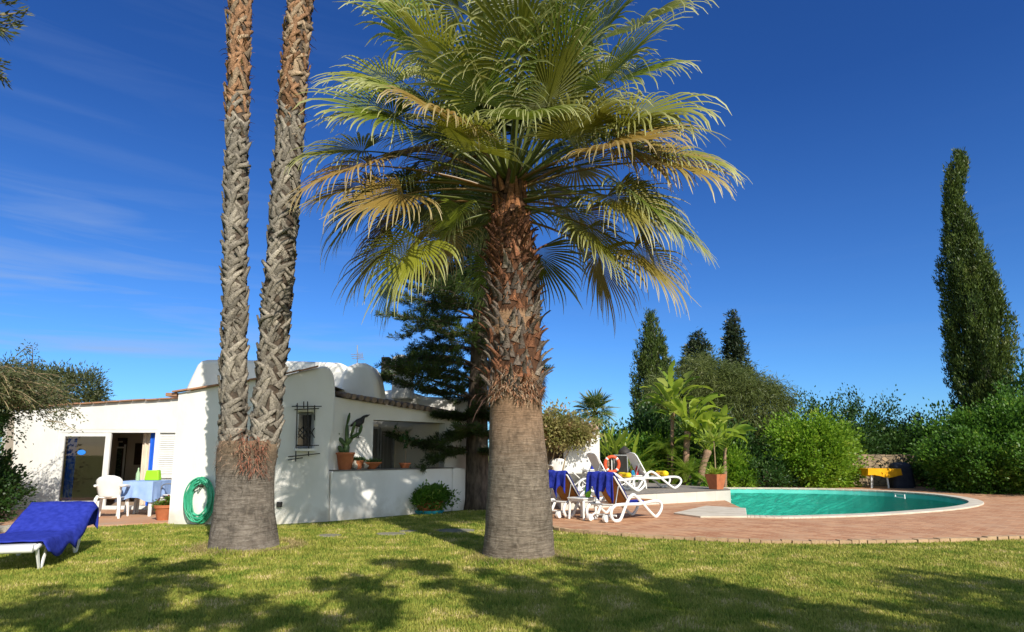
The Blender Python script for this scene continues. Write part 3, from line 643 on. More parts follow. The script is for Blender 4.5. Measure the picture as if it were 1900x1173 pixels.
# twin palms ------------------------------------------------------------
TY = 9.55
tw = empty('twin_palm', (gp(455, 1015).x, TY, 0), 'tall twin trunk fan palm rising from one swollen grey base', 'palm tree')
tx0 = tw.location.x
def tp(u, v, hw):
    P_ = dp(u, v, TY); return (P_.x - tx0, 0.0, P_.z, hw * TY / 1150)
left = [tp(436, 880, 30), tp(432, 850, 29), tp(433, 800, 29), tp(434, 700, 28), tp(436, 600, 26), tp(437, 400, 25), tp(441, 200, 25), tp(444, 60, 26), tp(446, 0, 26), tp(452, -300, 26), tp(455, -520, 22)]
right = [tp(480, 880, 32), tp(487, 850, 31), tp(492, 800, 31), tp(502, 700, 32), tp(511, 600, 33), tp(527, 400, 33), tp(541, 200, 31), tp(552, 60, 31), tp(558, 0, 31), tp(585, -300, 29), tp(600, -600, 22)]
# swollen base: superellipse rings of two lobes
rings = [(1030, 388, 516), (1012, 393, 512), (980, 396, 508), (950, 401, 505), (900, 405, 505), (870, 405, 508), (850, 405, 511), (832, 407, 514), (818, 412, 512)]
V = []; NB = 56
for v, ul, ur in rings:
    c = tp((ul + ur) / 2, v, (ur - ul) / 2); z = c[2] if v < 1020 else -.04
    lob = min(1, max(0, (1000 - v) / 130))
    for k in range(NB):
        th = 2 * PI * k / NB; rr = c[3] * (1 - .0 * abs(math.cos(th))); rx = rr; ry = rr * (1 - .22 * lob)
        gro = 1 - lob * .16 * math.exp(-(((th % PI) - PI / 2 - .15) / .3) ** 2)
        jj = 1 + .02 * math.sin(5 * th + v) + .01 * rng.normal() * 0
        V.append((c[0] + rx * math.cos(th) * jj, ry * math.sin(th) * gro * jj, z))
mb = MB(); nrg = len(rings)
mb.add(V, [(i * NB + k, i * NB + (k + 1) % NB, (i + 1) * NB + (k + 1) % NB, (i + 1) * NB + k) for i in range(nrg - 1) for k in range(NB)] + [tuple((nrg - 1) * NB + k for k in range(NB))])
obj('trunk_base', mb, TWINBARK, tw, smooth=True)
def ctw(z, th):
    if z > dp(500, 190, TY).z - .6 * rng.random():
        return (.36, .20, .11) if rng.random() < .6 else (.40, .29, .19)
    return (.30, .265, .215)
for nm, path in (('left', left), ('right', right)):
    mb = MB(); mb.tube([p[:3] for p in path], [p[3] * .74 for p in path], n=28)
    tr_ = obj('trunk', mb, mat('shaggy_bark_' + nm, (.045, .032, .022), (.09, .065, .045), scale=12, bump=.8), tw, smooth=True)
    zt_ = path[-1][2]
    pth = [(p[0], p[1], p[2], p[3] * .74) for p in path]
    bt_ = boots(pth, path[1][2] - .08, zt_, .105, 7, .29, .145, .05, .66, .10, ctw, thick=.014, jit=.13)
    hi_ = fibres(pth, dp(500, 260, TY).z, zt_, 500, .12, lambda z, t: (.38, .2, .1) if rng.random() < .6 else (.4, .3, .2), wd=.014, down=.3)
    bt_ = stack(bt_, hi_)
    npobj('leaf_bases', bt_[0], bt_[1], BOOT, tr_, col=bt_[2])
    hr = np.array([path[-1][0], 0, zt_])
    Vs = []
    for i in range(30):
        f = i / 29; az = i * 2.39996
        Vs.append(frond(hr + np.array([0, 0, .25 - .35 * f]), az, R(85 - 100 * f), R(20 + 40 * f), 1.1, 1.15, nseg=26, nr=7, droop=2.6, dead=(.8 if f > .85 else 0), cg=(.05, .09, .018)))
    cr_ = stack(*Vs); npobj('crown', cr_[0], cr_[1], FROND, tr_, col=cr_[2], smooth=True)
sk = [tp(455, 862, 55), tp(458, 815, 55)]
skp = [(sk[0][0], 0, sk[0][2] - .2, sk[0][3] * .88), (sk[0][0], 0, sk[1][2] + .2, sk[1][3] * .86)]
fv = fibres(skp, sk[0][2] - .05, sk[1][2], 300, .09, lambda z, t: (.32, .20, .13), wd=.006)
f2 = fibres([(p[0] + .14, p[1] - .05, p[2], p[3] * .75) for p in skp], sk[0][2] - .1, sk[1][2] + .06, 240, .11, lambda z, t: (.27, .11, .07), wd=.006, thr=(-1.9, -.5))
fv = stack(fv, f2)
o = npobj('fibre', fv[0], fv[1], BOOT, tw, col=fv[2]); o['kind'] = 'stuff'

# ------------------------------------------------------------------ foliage
def unit(a): return a / (np.linalg.norm(a, axis=1, keepdims=True) + 1e-9)
def cards(Cn, D, L, Wd, curl=.0):
    """pointed leaf quads at centres Cn growing along D"""
    n = len(Cn); rd = rng.normal(size=(n, 3)); side = unit(np.cross(D, rd)); nn = np.cross(side, D)
    L = (L * (.7 + .6 * rng.random(n)))[:, None]; Wv = (Wd * (.7 + .6 * rng.random(n)))[:, None]
    V = np.stack([Cn, Cn + D * L * .45 + side * Wv + nn * L * .06, Cn + D * L - nn * L * curl, Cn + D * L * .45 - side * Wv + nn * L * .06], 1)
    return V.reshape(-1, 3), np.arange(n * 4).reshape(-1, 4)
def catv(*parts):
    V = []; F = []; o = 0
    for v, f in parts: V.append(v); F.append(f + o); o += len(v)
    return np.vstack(V), np.vstack(F)
def crown(ells, ncl, per, L, Wd, spread, up=.35, inner=.55, lump=.16, curl=.15, zmin=None, sprig=.0):
    """leaf clusters on noisy shells; ells = [(centre, radii)]"""
    parts = []; tot = sum((e[1][0] * e[1][1] * e[1][2]) ** (2 / 3) for e in ells)
    for c, r in ells:
        c = np.array(c, float); r = np.array(r, float); k = max(3, int(ncl * (r[0] * r[1] * r[2]) ** (2 / 3) / tot))
        u = unit(rng.normal(size=(k, 3))); ph = rng.random(3) * 6
        lm = 1 + lump * (np.sin(u[:, 0] * 4.2 + ph[0]) * np.sin(u[:, 1] * 3.7 + ph[1]) + np.sin(u[:, 2] * 5 + ph[2]) * .7) + lump * .5 * rng.normal(size=k)
        rad = (inner + (1 - inner) * rng.random(k) ** .45) * lm
        cc = c + u * r * rad[:, None]
        sz = spread * (.6 + .8 * rng.random(k))
        idx = np.repeat(np.arange(k), per); n = len(idx)
        off = rng.normal(size=(n, 3)) * sz[idx][:, None] * .5
        if sprig:   # some clusters are long sprigs poking out
            sel = rng.random(k) < sprig; ax = unit(u + np.array([0, 0, .8])); off += ax[idx] * (sel[idx] * rng.random(n) * spread * 1.9)[:, None]
        P = cc[idx] + off
        D = unit(off / (spread + 1e-6) * 1.0 + u[idx] * .5 + np.array([0, 0, up]) + rng.normal(size=(n, 3)) * .45)
        if zmin is not None: P[:, 2] = np.maximum(P[:, 2], zmin + rng.random(n) * .1)
        parts.append(cards(P, D, L, Wd, curl))
    return catv(*parts)
LF = dict(
    hedge=leafmat('hedge_leaf', (.03, .09, .012), (.10, .22, .022), (.24, .34, .05), trans=.33, nscale=1.2),
    dark=leafmat('dark_leaf', (.018, .055, .012), (.05, .11, .02), (.10, .17, .04), trans=.25, nscale=.8),
    bush=leafmat('light_bush_leaf', (.09, .20, .014), (.24, .38, .03), (.38, .45, .07), trans=.4, nscale=1.5),
    willow=leafmat('fine_grey_leaf', (.065, .095, .022), (.15, .18, .05), (.22, .23, .10), trans=.3, nscale=.7),
    cyp=leafmat('cypress_leaf', (.028, .06, .012), (.09, .13, .022), (.16, .18, .05), trans=.2, nscale=.9),
    conifer=leafmat('conifer_leaf', (.018, .034, .014), (.05, .07, .03), trans=.15, nscale=.7),
    pine=leafmat('pine_needle', (.020, .045, .010), (.065, .105, .018), (.20, .26, .04), trans=.2, nscale=.9),
    banana=leafmat('paddle_leaf', (.15, .25, .02), (.36, .44, .05), (.40, .44, .10), trans=.45, rough=.35, spec=.5),
    lily=leafmat('strap_leaf', (.09, .17, .015), (.21, .30, .03), (.22, .26, .06), trans=.4),
    olive=leafmat('olive_leaf', (.06, .085, .03), (.12, .13, .05), (.20, .18, .09), trans=.3, nscale=2),
    vine=leafmat('vine_leaf', (.16, .19, .04), (.42, .36, .16), (.66, .36, .30), trans=.4, nscale=3),
    succ=leafmat('succulent', (.05, .10, .03), (.09, .15, .05), trans=.15),
    gera=leafmat('geranium_leaf', (.09, .17, .02), (.15, .26, .04), (.4, .05, .04), trans=.4),
)
def plant(name, label, cat, loc, parts, group=None, world=True, mats=None):
    """parts: list of (part name, MB or (V,F), material)"""
    e = empty(name, loc, label, cat, group)
    for pn, g, m in parts:
        if isinstance(g, MB): obj(pn, g, m, e, world=world)
        else: npobj(pn, g[0], g[1], m, e, world=world)
    return e
def stems(c, n, r, h, rad=.03, z0=0):
    mb = MB()
    for _ in range(n):
        a = rng.random() * 2 * PI; q = r * (.3 + .7 * rng.random())
        mb.tube([(c[0] + .1 * math.cos(a), c[1] + .1 * math.sin(a), z0 - .03), (c[0] + q * .5 * math.cos(a), c[1] + q * .5 * math.sin(a), z0 + h * .5), (c[0] + q * math.cos(a), c[1] + q * math.sin(a), z0 + h * (.8 + .2 * rng.random()))], [rad, rad * .7, rad * .3], n=6)
    return mb
# ------------------------------------------------------------------ villa
def wallmb(P, Q, outline, holes, thick, mb=None, back=None):
    """vertical wall: outline and holes in (s, z) on the plane through P and Q; thickness goes away from the camera"""
    t = (Q - P).xy.normalized(); n = Vector((-t.y, t.x))
    if n.y < 0: n = -n
    bm = bmesh.new(); es = []
    for loop in [outline] + holes:
        vs = [bm.verts.new((P.x + t.x * s, P.y + t.y * s, z)) for s, z in loop]
        es += [bm.edges.new((vs[i], vs[(i + 1) % len(vs)])) for i in range(len(vs))]
    bmesh.ops.triangle_fill(bm, use_beauty=True, use_dissolve=True, edges=es, normal=(-n.x, -n.y, 0))
    r = bmesh.ops.extrude_face_region(bm, geom=list(bm.faces), use_keep_orig=True)
    bmesh.ops.translate(bm, verts=[v for v in r['geom'] if isinstance(v, bmesh.types.BMVert)], vec=(n.x * thick, n.y * thick, 0))
    bmesh.ops.recalc_face_normals(bm, faces=list(bm.faces))
    mb = mb or MB(); bm.verts.ensure_lookup_table()
    mb.add([v.co[:] for v in bm.verts], [[v.index for v in f.verts] for f in bm.faces]); bm.free()
    return mb
villa = empty('villa', (-6, 12.5, 0), 'low white plastered villa with rounded parapets and a sliding glass door', 'house')
A = Vector((gp(312, 972).x, gp(312, 972).y, 0)); B = gp(506, 973); C = gp(612, 967)
C.x, C.y = gp(612, 967).x, gp(612, 967).y
o1 = [(0, -.05), (wp(A, B, 506, 972)[0], -.05), wp(A, B, 506, 697.5), wp(A, B, 329, 729)]
o1[0] = (0, -.05); o1[3] = (0, o1[3][1])
obj('front_wall', wallmb(A, B, o1, [], .34), PLASTER, villa, world=True, smooth=False)
s_ = lambda u, v: wp(B, C, u, v)
o2 = [(0, -.05), (s_(612, 960)[0], -.05), s_(612, 832), s_(616, 815), s_(621, 790), s_(623, 735), s_(622, 708), s_(619, 693), s_(613, 683), s_(606, 679), s_(598, 678.5), s_(592, 681), (0, o1[2][1])]
win = [s_(553, 764), s_(585, 764), s_(585, 832), s_(553, 832)]
win[3] = (win[0][0], win[3][1]); win[2] = (win[1][0], win[2][1])
obj('front_wall', wallmb(B, C, o2, [win], .5), PLASTER, villa, world=True, bevel=.05)
tB = (C - B).xy.normalized(); nB = Vector((-tB.y, tB.x))
def onB(s, z, off=0): return (B.x + tB.x * s + nB.x * off, B.y + tB.y * s + nB.y * off, z)
# small barred window
w0, w1, zb_, zt2 = win[0][0], win[1][0], win[3][1], win[0][1]
fr_ = MB()
for a, b in (((w0 + .02, zb_ + .02), (w1 - .02, zb_ + .02)), ((w1 - .02, zb_), (w1 - .02, zt2)), ((w1 - .02, zt2 - .02), (w0 + .02, zt2 - .02)), ((w0 + .02, zt2), (w0 + .02, zb_))):
    fr_.tube([onB(a[0], a[1], .12), onB(b[0], b[1], .12)], .028, n=4)
wf = obj('window', fr_, METALG, villa, world=True)
mb = MB(); mb.add([onB(w0, zb_, .13), onB(w1, zb_, .13), onB(w1, zt2, .13), onB(w0, zt2, .13)], [(0, 1, 2, 3)])
obj('pane', mb, mat('dark_glass', (.02, .022, .025), (.03, .032, .035), scale=3, rough=.08, spec=.6), wf, world=True)
mb = MB(); mb.box(onB((w0 + w1) / 2, zb_ - .025, -.02), (w1 - w0 + .08, .16, .05), rz=math.atan2(tB.y, tB.x)); obj('sill', mb, PLASTER, wf, world=True)
gr = MB()
def bar(a, b, r=.011): gr.tube([onB(a[0], a[1], -.08), onB(b[0], b[1], -.08)], r, n=6)
q = lambda u, v: s_(u, v)
for a, b in (((550, 748), (547, 856)), ((569, 745), (571, 846)), ((582, 752), (582, 780)), ((540, 754), (595, 754)), ((545, 760), (590, 758)), ((548, 826), (590, 826)), ((533, 847), (592, 841)), ((533, 853), (560, 849)), ((552, 812), (569, 790)), ((569, 790), (582, 812)), ((552, 794), (569, 813)), ((569, 813), (582, 794)), ((562, 745), (562, 758))):
    bar(q(*a), q(*b))
for u, v in ((550, 752), (582, 754), (549, 846), (571, 843)):
    a = q(u, v); gr.tube([onB(a[0], a[1], -.08), onB(a[0], a[1], .02)], .009, n=6)
obj('window_grille', gr, IRON, villa, world=True)
# terracotta verge along the sloping top of the front wall
vg = MB()
def strip(P3, Q3, w=.09, h=.03, n_off=None):
    d = (Q3 - P3); L_ = d.length; k = max(1, int(L_ / .3)); nn = Vector((-d.y, d.x, 0)).normalized()
    for i in range(k):
        a = P3.lerp(Q3, i / k + .003); b = P3.lerp(Q3, (i + 1) / k - .003); j = .006 * rng.normal()
        vs = []
        for p in (a, b):
            for sgn, hz in ((-1, 0), (1, 0), (1, h), (-1, h)): vs.append(p + nn * sgn * w / 2 * 1.0 + Vector((0, 0, hz + j)))
        vg.add(vs, [(0, 1, 2, 3), (7, 6, 5, 4), (0, 4, 5, 1), (1, 5, 6, 2), (2, 6, 7, 3), (3, 7, 4, 0)])
ztA, ztB = o1[3][1], o1[2][1]
strip(Vector((A.x - .1, A.y - .0, ztA + .002)), Vector((B.x, B.y, ztB + .002)), w=.16)
e2 = s_(594, 681)
strip(Vector((B.x, B.y, ztB + .002)), Vector((*onB(e2[0] - .05, 0)[:2], e2[1] + .002)), w=.16)
vg.box((A.x - .14, A.y + .15, ztA - .03), (.22, .34, .07))
# roofs
dirP = Vector((.675, .738)).normalized(); nP = Vector((-dirP.y, dirP.x))
PW = C.xy + Vector((0.06, .42)); PQ = PW + dirP * 3.75
P3, Q3 = Vector((PW.x, PW.y, 0)), Vector((PQ.x, PQ.y, 0))
def onP(s, z, off=0): return (PW.x + dirP.x * s + nP.x * off, PW.y + dirP.y * s + nP.y * off, z)
pw = lambda u, v: wp(P3, Q3, u, v)
sL, zL = pw(623, 736); sM, zM = pw(826, 768); sE = 3.95
zE = zL + (zM - zL) * (sE / sM)
o_l, o_r, o_t = pw(693, 782)[0], pw(826, 782)[0], pw(760, 781.5)[1]
obj('porch_wall', wallmb(P3, Q3, [(-.30, -.05), (sE, -.05), (sE, zE), (-.30, zL)], [[(o_l, .06), (o_r, .06), (o_r, o_t), (o_l, o_t)]], .22), PLASTER, villa, world=True, smooth=False)
# recess behind the porch opening
RD = 2.0; rc = MB()
def quad(a, b, c, d): rc.add([a, b, c, d], [(0, 1, 2, 3)])
cr0, cr1 = o_l - 1.2, o_r
quad(onP(cr1, .03, .22), onP(cr1, .03, RD), onP(cr1, o_t, RD), onP(cr1, o_t, .22))
quad(onP(cr0, o_t + .0, .215), onP(cr1, o_t, .215), onP(cr1, o_t, .4), onP(cr0, o_t, .4))
quad(onP(cr0, .03, RD), onP(cr1, .03, RD), onP(cr1, o_t, RD), onP(cr0, o_t, RD))
quad(onP(cr0, .03, .22), onP(cr0, .03, RD), onP(cr0, o_t, RD), onP(cr0, o_t, .22))
obj('porch_recess', rc, CREAM, villa, world=True, smooth=False)
mb = MB(); mb.add([onP(cr0, .035, 0), onP(cr1, .035, 0), onP(cr1, .035, RD), onP(cr0, .035, RD)], [(0, 1, 2, 3)]); obj('porch_floor', mb, CREAM, villa, world=True)
dm = MB(); s1 = cr1 - .12
for s in (s1, s1 - .42, s1 - .5, s1 - .95, s1 - 1.0, s1 - 1.5, s1 - 2.2): dm.box(onP(s, 1.02, RD - .06), (.05, .05, 1.96), rz=math.atan2(dirP.y, dirP.x))
dm.box(onP(s1 - 1.1, 2.02, RD - .06), (2.26, .06, .06), rz=math.atan2(dirP.y, dirP.x))
pd = obj('patio_door', dm, METALG, villa, world=True)
mb = MB(); mb.add([onP(s1, .05, RD - .04), onP(s1 - 2.2, .05, RD - .04), onP(s1 - 2.2, 2.0, RD - .04), onP(s1, 2.0, RD - .04)], [(0, 1, 2, 3)])
obj('pane', mb, mat('curtained_glass', (.11, .11, .10), (.24, .23, .21), scale=2, rough=.12, spec=.6, stretch=(9, 9, .2)), pd, world=True)
# porch roof: rows of half-round tiles
rt = MB(); k = int(sE / .17)
for i in range(k):
    s = .02 + i * .17; z0 = zL + (zE - zL) * s / sE
    pts = [onP(s + .01 * rng.normal(), z0 + .03, -.16 + .02 * rng.normal()), onP(s, z0 + .10, .3), onP(s, z0 + .22, .9)]
    rt.tube(pts, [.062, .058, .056], n=10)
rt.add([onP(-.05, zL + .01, -.08), onP(sE, zE + .01, -.08), onP(sE, zE + .18, .9), onP(-.05, zL + .18, .9)], [(0, 1, 2, 3)])
obj('roof_tiles', rt, OLDTILE, villa, world=True)
obj('roof_verge', vg, TILE, villa, world=True, smooth=False)
# upper parapets with rounded shoulders
YU = 14.2
def slabpx(pts, Y, thick, m, nm, bevel=.12):
    P = Vector((-20, Y, 0)); Q = Vector((20, Y, 0)); ol = [wp(P, Q, u, v) for u, v in pts]
    return obj(nm, wallmb(P, Q, ol, [], thick), m, villa, world=True, bevel=bevel)
slabpx([(340, 760), (341, 724), (352, 700), (364, 676), (372, 668), (382, 666), (420, 666), (560, 669), (634, 672), (646, 684), (648, 760)], YU, 1.6, PLASTER, 'roof_parapet')
slabpx([(621, 745), (626, 712), (634, 690), (644, 678), (660, 672), (676, 672), (688, 678), (698, 695), (703, 720), (706, 760), (706, 760), (621, 760)], 14.05, .8, PLASTER, 'roof_parapet')
slabpx([(700, 770), (701, 735), (712, 724), (740, 720), (790, 735), (860, 738), (896, 742), (896, 800), (700, 800)], 16.4, 1.2, PLASTER, 'roof_parapet')
# chimney with slots
ch = slabpx([(725, 740), (727, 700), (723, 690), (722, 672), (728, 662), (738, 657), (750, 657), (760, 663), (765, 673), (764, 690), (762, 700), (764, 740)], 16.1, .5, PLASTER, 'chimney', .05)
mb = MB()
for u in (730, 741, 752):
    a = dp(u, 672, 16.1); mb.box((a.x, 16.08, a.z - .05), (.07, .04, .24))
obj('chimney_slot', mb, DARK, ch, world=True)
mb = MB(); a = dp(714, 674, 16.7); mb.box((a.x, 16.9, a.z - .12), (.22, .3, .62)); obj('chimney', mb, IRON, villa, world=True, bevel=.01)
an = MB(); a = dp(663, 672, 14.6); t_ = dp(663, 640, 14.6)
an.tube([(a.x, 14.6, a.z - .1), (t_.x, 14.6, t_.z)], .012, n=6)
for k, dz in enumerate((.08, .13, .18)):
    an.tube([(a.x - .10 - .02 * k, 14.6 - .1, a.z + dz), (a.x + .14 - .02 * k, 14.6 + .12, a.z + dz + .01)], .008, n=5)
for k in range(5): an.tube([(a.x + .02 + .03 * k, 14.5, a.z + .08), (a.x + .02 + .03 * k, 14.5, a.z + .22)], .006, n=4)
obj('antenna', an, METALG, villa, world=True)
# body of the house behind the walls, with its roofs
bd = MB()
bodyp = [A.xy + Vector((0.02, .3)), B.xy + Vector((0, .3)), C.xy + Vector((-.15, .46)), Vector(onP(o_l - 1.25, 0, .2)[:2]), Vector(onP(o_l - 1.25, 0, RD + .05)[:2]), Vector(onP(sE, 0, RD + .05)[:2]), Vector((-.9, 20)), Vector((-6.6, 20))]
bd.prism([(p[0], p[1]) for p in bodyp], -.03, 2.52)
obj('house_body', bd, PLASTER, villa, world=True, smooth=False)
rf = MB()
za, zb2 = ztA - .03, ztB - .03
rf.add([(A.x, A.y + .1, za), (B.x, B.y + .1, zb2), (C.x - .1, C.y + .3, e2[1] - .35), (C.x - .1, 19, e2[1] - .35), (B.x, 19, zb2), (A.x, 19, za)], [(0, 1, 4, 5), (1, 2, 3, 4)])
obj('roof', rf, PLASTER, villa, world=True)
# porch end wall seen beyond the pine, side return
obj('side_wall', MB().prism([tuple(onP(sE, 0, .0)[:2]), tuple(onP(sE + .25, 0, 0)[:2]), tuple(onP(sE + .25, 0, 3)[:2]), tuple(onP(sE, 0, 3)[:2])], -.02, zE), PLASTER, villa, world=True, smooth=False)
# ---- left wing with the sliding door
YW = 15.25; WP, WQ = Vector((-20, YW, 0)), Vector((20, YW, 0))
ww = lambda u, v: wp(WP, WQ, u, v)
xs = lambda u, v=870: ww(u, v)[0]
dl, dr_, dt = xs(101), xs(287), ww(200, 797)[1]
ol = [(xs(28), -.05), (xs(345), -.05), ww(345, 738), ww(110, 751.5), ww(28, 758)]
obj('wing_wall', wallmb(WP, WQ, ol, [[(dl, .04), (dr_, .04), (dr_, dt), (dl, dt)]], .3), PLASTER, villa, world=True, smooth=False)
tl = MB(); vg = tl
strip(Vector((ol[4][0] - 20, YW + .02, ol[4][1] + .004)), Vector((ol[2][0] - 20, YW + .02, ol[2][1] + .004)), w=.22)
obj('roof_verge', tl, TILE, villa, world=True, smooth=False)
X = lambda s: s - 20
rm = MB(); x0, x1, y0, y1, h_ = X(dl) - 1.5, X(dr_) + .9, YW + .3, YW + 4.8, 2.5
for a, b, c, d in (((x0, y1, 0), (x1, y1, 0), (x1, y1, h_), (x0, y1, h_)), ((x0, y0, 0), (x0, y1, 0), (x0, y1, h_), (x0, y0, h_)), ((x1, y0, 0), (x1, y0, h_), (x1, y1, h_), (x1, y1, 0)), ((x0, y0, h_), (x0, y1, h_), (x1, y1, h_), (x1, y0, h_))):
    rm.add([a, b, c, d], [(0, 1, 2, 3)])
obj('room_walls', rm, ROOM, villa, world=True, smooth=False)
mb = MB(); mb.add([(x0, YW, .035), (x1, YW, .035), (x1, y1, .035), (x0, y1, .035)], [(0, 1, 2, 3)]); obj('room_floor', mb, mat('pale_floor_tile', (.5, .38, .28), (.45, .33, .25), scale=3, rough=.4), villa, world=True)
sh = MB(); P_ = [(x0 - .1, YW + .3), (x0 - .1, y1 + .1), (x1 + .1, y1 + .1), (x1 + .1, YW + .3)]
for i in range(3):
    a, b = P_[i], P_[i + 1]; sh.add([(a[0], a[1], 0), (b[0], b[1], 0), (b[0], b[1], 2.55), (a[0], a[1], 2.55)], [(0, 1, 2, 3)])
sh.add([(x0 - .1, YW + .3, 2.55), (x0 - .1, y1 + .1, 2.55), (x1 + .1, y1 + .1, 2.55), (x1 + .1, YW + .3, 2.55)], [(0, 1, 2, 3)])
obj('house_body', sh, PLASTER, villa, world=True, smooth=False)
# inner doorway and picture on the back wall
fd = MB(); Yb = y1 - .05
da, db = dp(166, 800, Yb), dp(234, 800, Yb); dz = dp(200, 815, Yb).z
dw_ = mat('dark_wood', (.035, .022, .015), (.06, .035, .022), scale=8, rough=.6)
for x in (da.x, db.x): fd.box((x, Yb, dz / 2), (.10, .08, dz))
fd.box(((da.x + db.x) / 2, Yb - .003, dz), (db.x - da.x + .1, .08, .10))
id_ = obj('inner_doorway', fd, dw_, villa, world=True)
mb = MB(); mb.box(((da.x + db.x) / 2, Yb + .03, dz / 2 - .05), (db.x - da.x - .1, .02, dz - .1)); obj('door_panel', mb, DARK, id_, world=True)
gw = MB(); a = dp(203, 830, Yb - .06); b = dp(227, 880, Yb - .06)
for x in (a.x, b.x): gw.box((x, Yb - .05, (a.z + .3) / 2 + .1), (.05, .03, a.z - .3))
gw.box(((a.x + b.x) / 2, Yb - .053, a.z), (b.x - a.x + .05, .03, .05)); obj('inner_frame', gw, METALW, id_, world=True)
mb = MB(); mb.add([(a.x, Yb - .02, .4), (b.x, Yb - .02, .4), (b.x, Yb - .02, a.z), (a.x, Yb - .02, a.z)], [(0, 1, 2, 3)]); obj('pane', mb, mat('painted_garden_green', (.02, .035, .02), (.10, .14, .08), scale=18, rough=.2, lo=.5, hi=.6), id_, world=True)  # garden greens showing in the pane are painted as mottled colour
mb = MB(); a = dp(252, 822, Yb); b = dp(266, 862, Yb); mb.box(((a.x + b.x) / 2, Yb, (a.z + b.z) / 2), (b.x - a.x, .05, a.z - b.z)); obj('picture', mb, dw_, villa, world=True)
# sliding door: outer frame, fixed leaf, glass
sd_o = MB(); wd_ = X(dr_) - X(dl)
sd_o.box((X(dl) + .035, YW + .08, dt / 2), (.07, .14, dt - .09)); sd_o.box((X(dr_) - .03, YW + .08, dt / 2), (.06, .14, dt - .09))
sd_o.box(((X(dl) + X(dr_)) / 2, YW + .08, dt - .035), (wd_, .145, .07)); sd_o.box(((X(dl) + X(dr_)) / 2, YW + .08, .075), (wd_, .145, .07))
door = obj('sliding_door', sd_o, METALW, villa, world=True, smooth=False)
lf = MB(); lx0, lx1 = X(dl) + .07, X(xs(199))
for x in (lx0 + .045, lx1 - .06): lf.box((x, YW + .04, (dt + .04) / 2), (.09 if x < lx1 - .2 else .13, .05, dt - .18))
lf.box(((lx0 + lx1) / 2, YW + .043, dt - .115), (lx1 - lx0, .05, .09)); lf.box(((lx0 + lx1) / 2, YW + .043, .17), (lx1 - lx0, .05, .12))
obj('door_leaf', lf, METALW, door, world=True, smooth=False)
mb = MB(); mb.add([(lx0 + .09, YW + .045, .2), (lx1 - .12, YW + .045, .2), (lx1 - .12, YW + .045, dt - .15), (lx0 + .09, YW + .045, dt - .15)], [(0, 1, 2, 3)]); obj('pane', mb, GLASS, door, world=True)
mb = MB(); c = dp(151, 839, YW + .03); mb.lathe([(0.001, -.003), (.085, 0), (.085, .004), (.001, .006)], n=20); M_ = Matrix.Rotation(R(90), 4, 'X')
mb.v = [tuple((M_ @ Vector(p)) + Vector((c.x, YW + .038, c.z))) for p in mb.v]; mb.v = [(p[0] + (p[0] - c.x) * .2, p[1], c.z + (p[2] - c.z) * .75) for p in mb.v]
obj('sticker', mb, mat('blue_sticker', (.03, .22, .75), (.04, .25, .8), rough=.4), door, world=True)
def curtain(name, xa, xb, y, z0, z1, m, amp=.035, waves=5, gather=1.0, parent=villa):
    n = 60; V = []
    for i in range(9):
        t = i / 8; z = z1 + (z0 - z1) * t
        for k in range(n):
            s = k / (n - 1); g = 1 - (1 - gather) * math.sin(PI * min(1, t * 1.0) * .5)
            V.append((xa + (xb - xa) * s * g, y + amp * math.sin(s * waves * 2 * PI + t) * (.7 + .4 * t), z))
    F = [(i * n + k, i * n + k + 1, (i + 1) * n + k + 1, (i + 1) * n + k) for i in range(8) for k in range(n - 1)]
    mb = MB(); mb.add(V, F); return obj(name, mb, m, parent, world=True, smooth=True)
curtain('curtain', X(dl) + .16, X(xs(131)), YW + .13, .08, dt - .05, CURTB, waves=2, amp=.014)
curtain('curtain', X(xs(245)), X(xs(270)), YW + .34, .1, dt + .06, CURTC, waves=3, gather=.8)
curtain('curtain', X(xs(267)), X(xs(284)), YW + .17, .1, dt - .05, CURTB, waves=1.5, amp=.012)
# louvred shutter leaning open on the wall
shx0, shx1 = X(dr_) + .06, X(xs(326)); sb = MB(); YS = YW - .05
for x in (shx0, shx1): sb.box((x, YS, (dt + .1) / 2), (.07, .05, dt - .12))
for z in (.14, dt - .03, .82): sb.box(((shx0 + shx1) / 2, YS - .002, z), (shx1 - shx0 - .06, .05, .09))
shu = obj('shutter', sb, METALW, villa, world=True, smooth=False)
sl_ = MB()
for z in np.arange(.22, dt - .1, .045):
    if abs(z - .82) < .06: continue
    sl_.box(((shx0 + shx1) / 2, YS + .005, z), (shx1 - shx0 - .07, .035, .012), M=Matrix.Rotation(R(60), 3, 'X'))
sl_.box(((shx0 + shx1) / 2, YS + .022, dt / 2), (shx1 - shx0 - .07, .006, dt - .3))
obj('louvres', sl_, METALW, shu, world=True, smooth=False)
# little wall lamp box
c = onB(.12, .38, 0); mb = MB(); mb.box((c[0], c[1] - .04, c[2]), (.09, .08, .10)); o = obj('wall_lamp', mb, IRON, villa, world=True, bevel=.01)

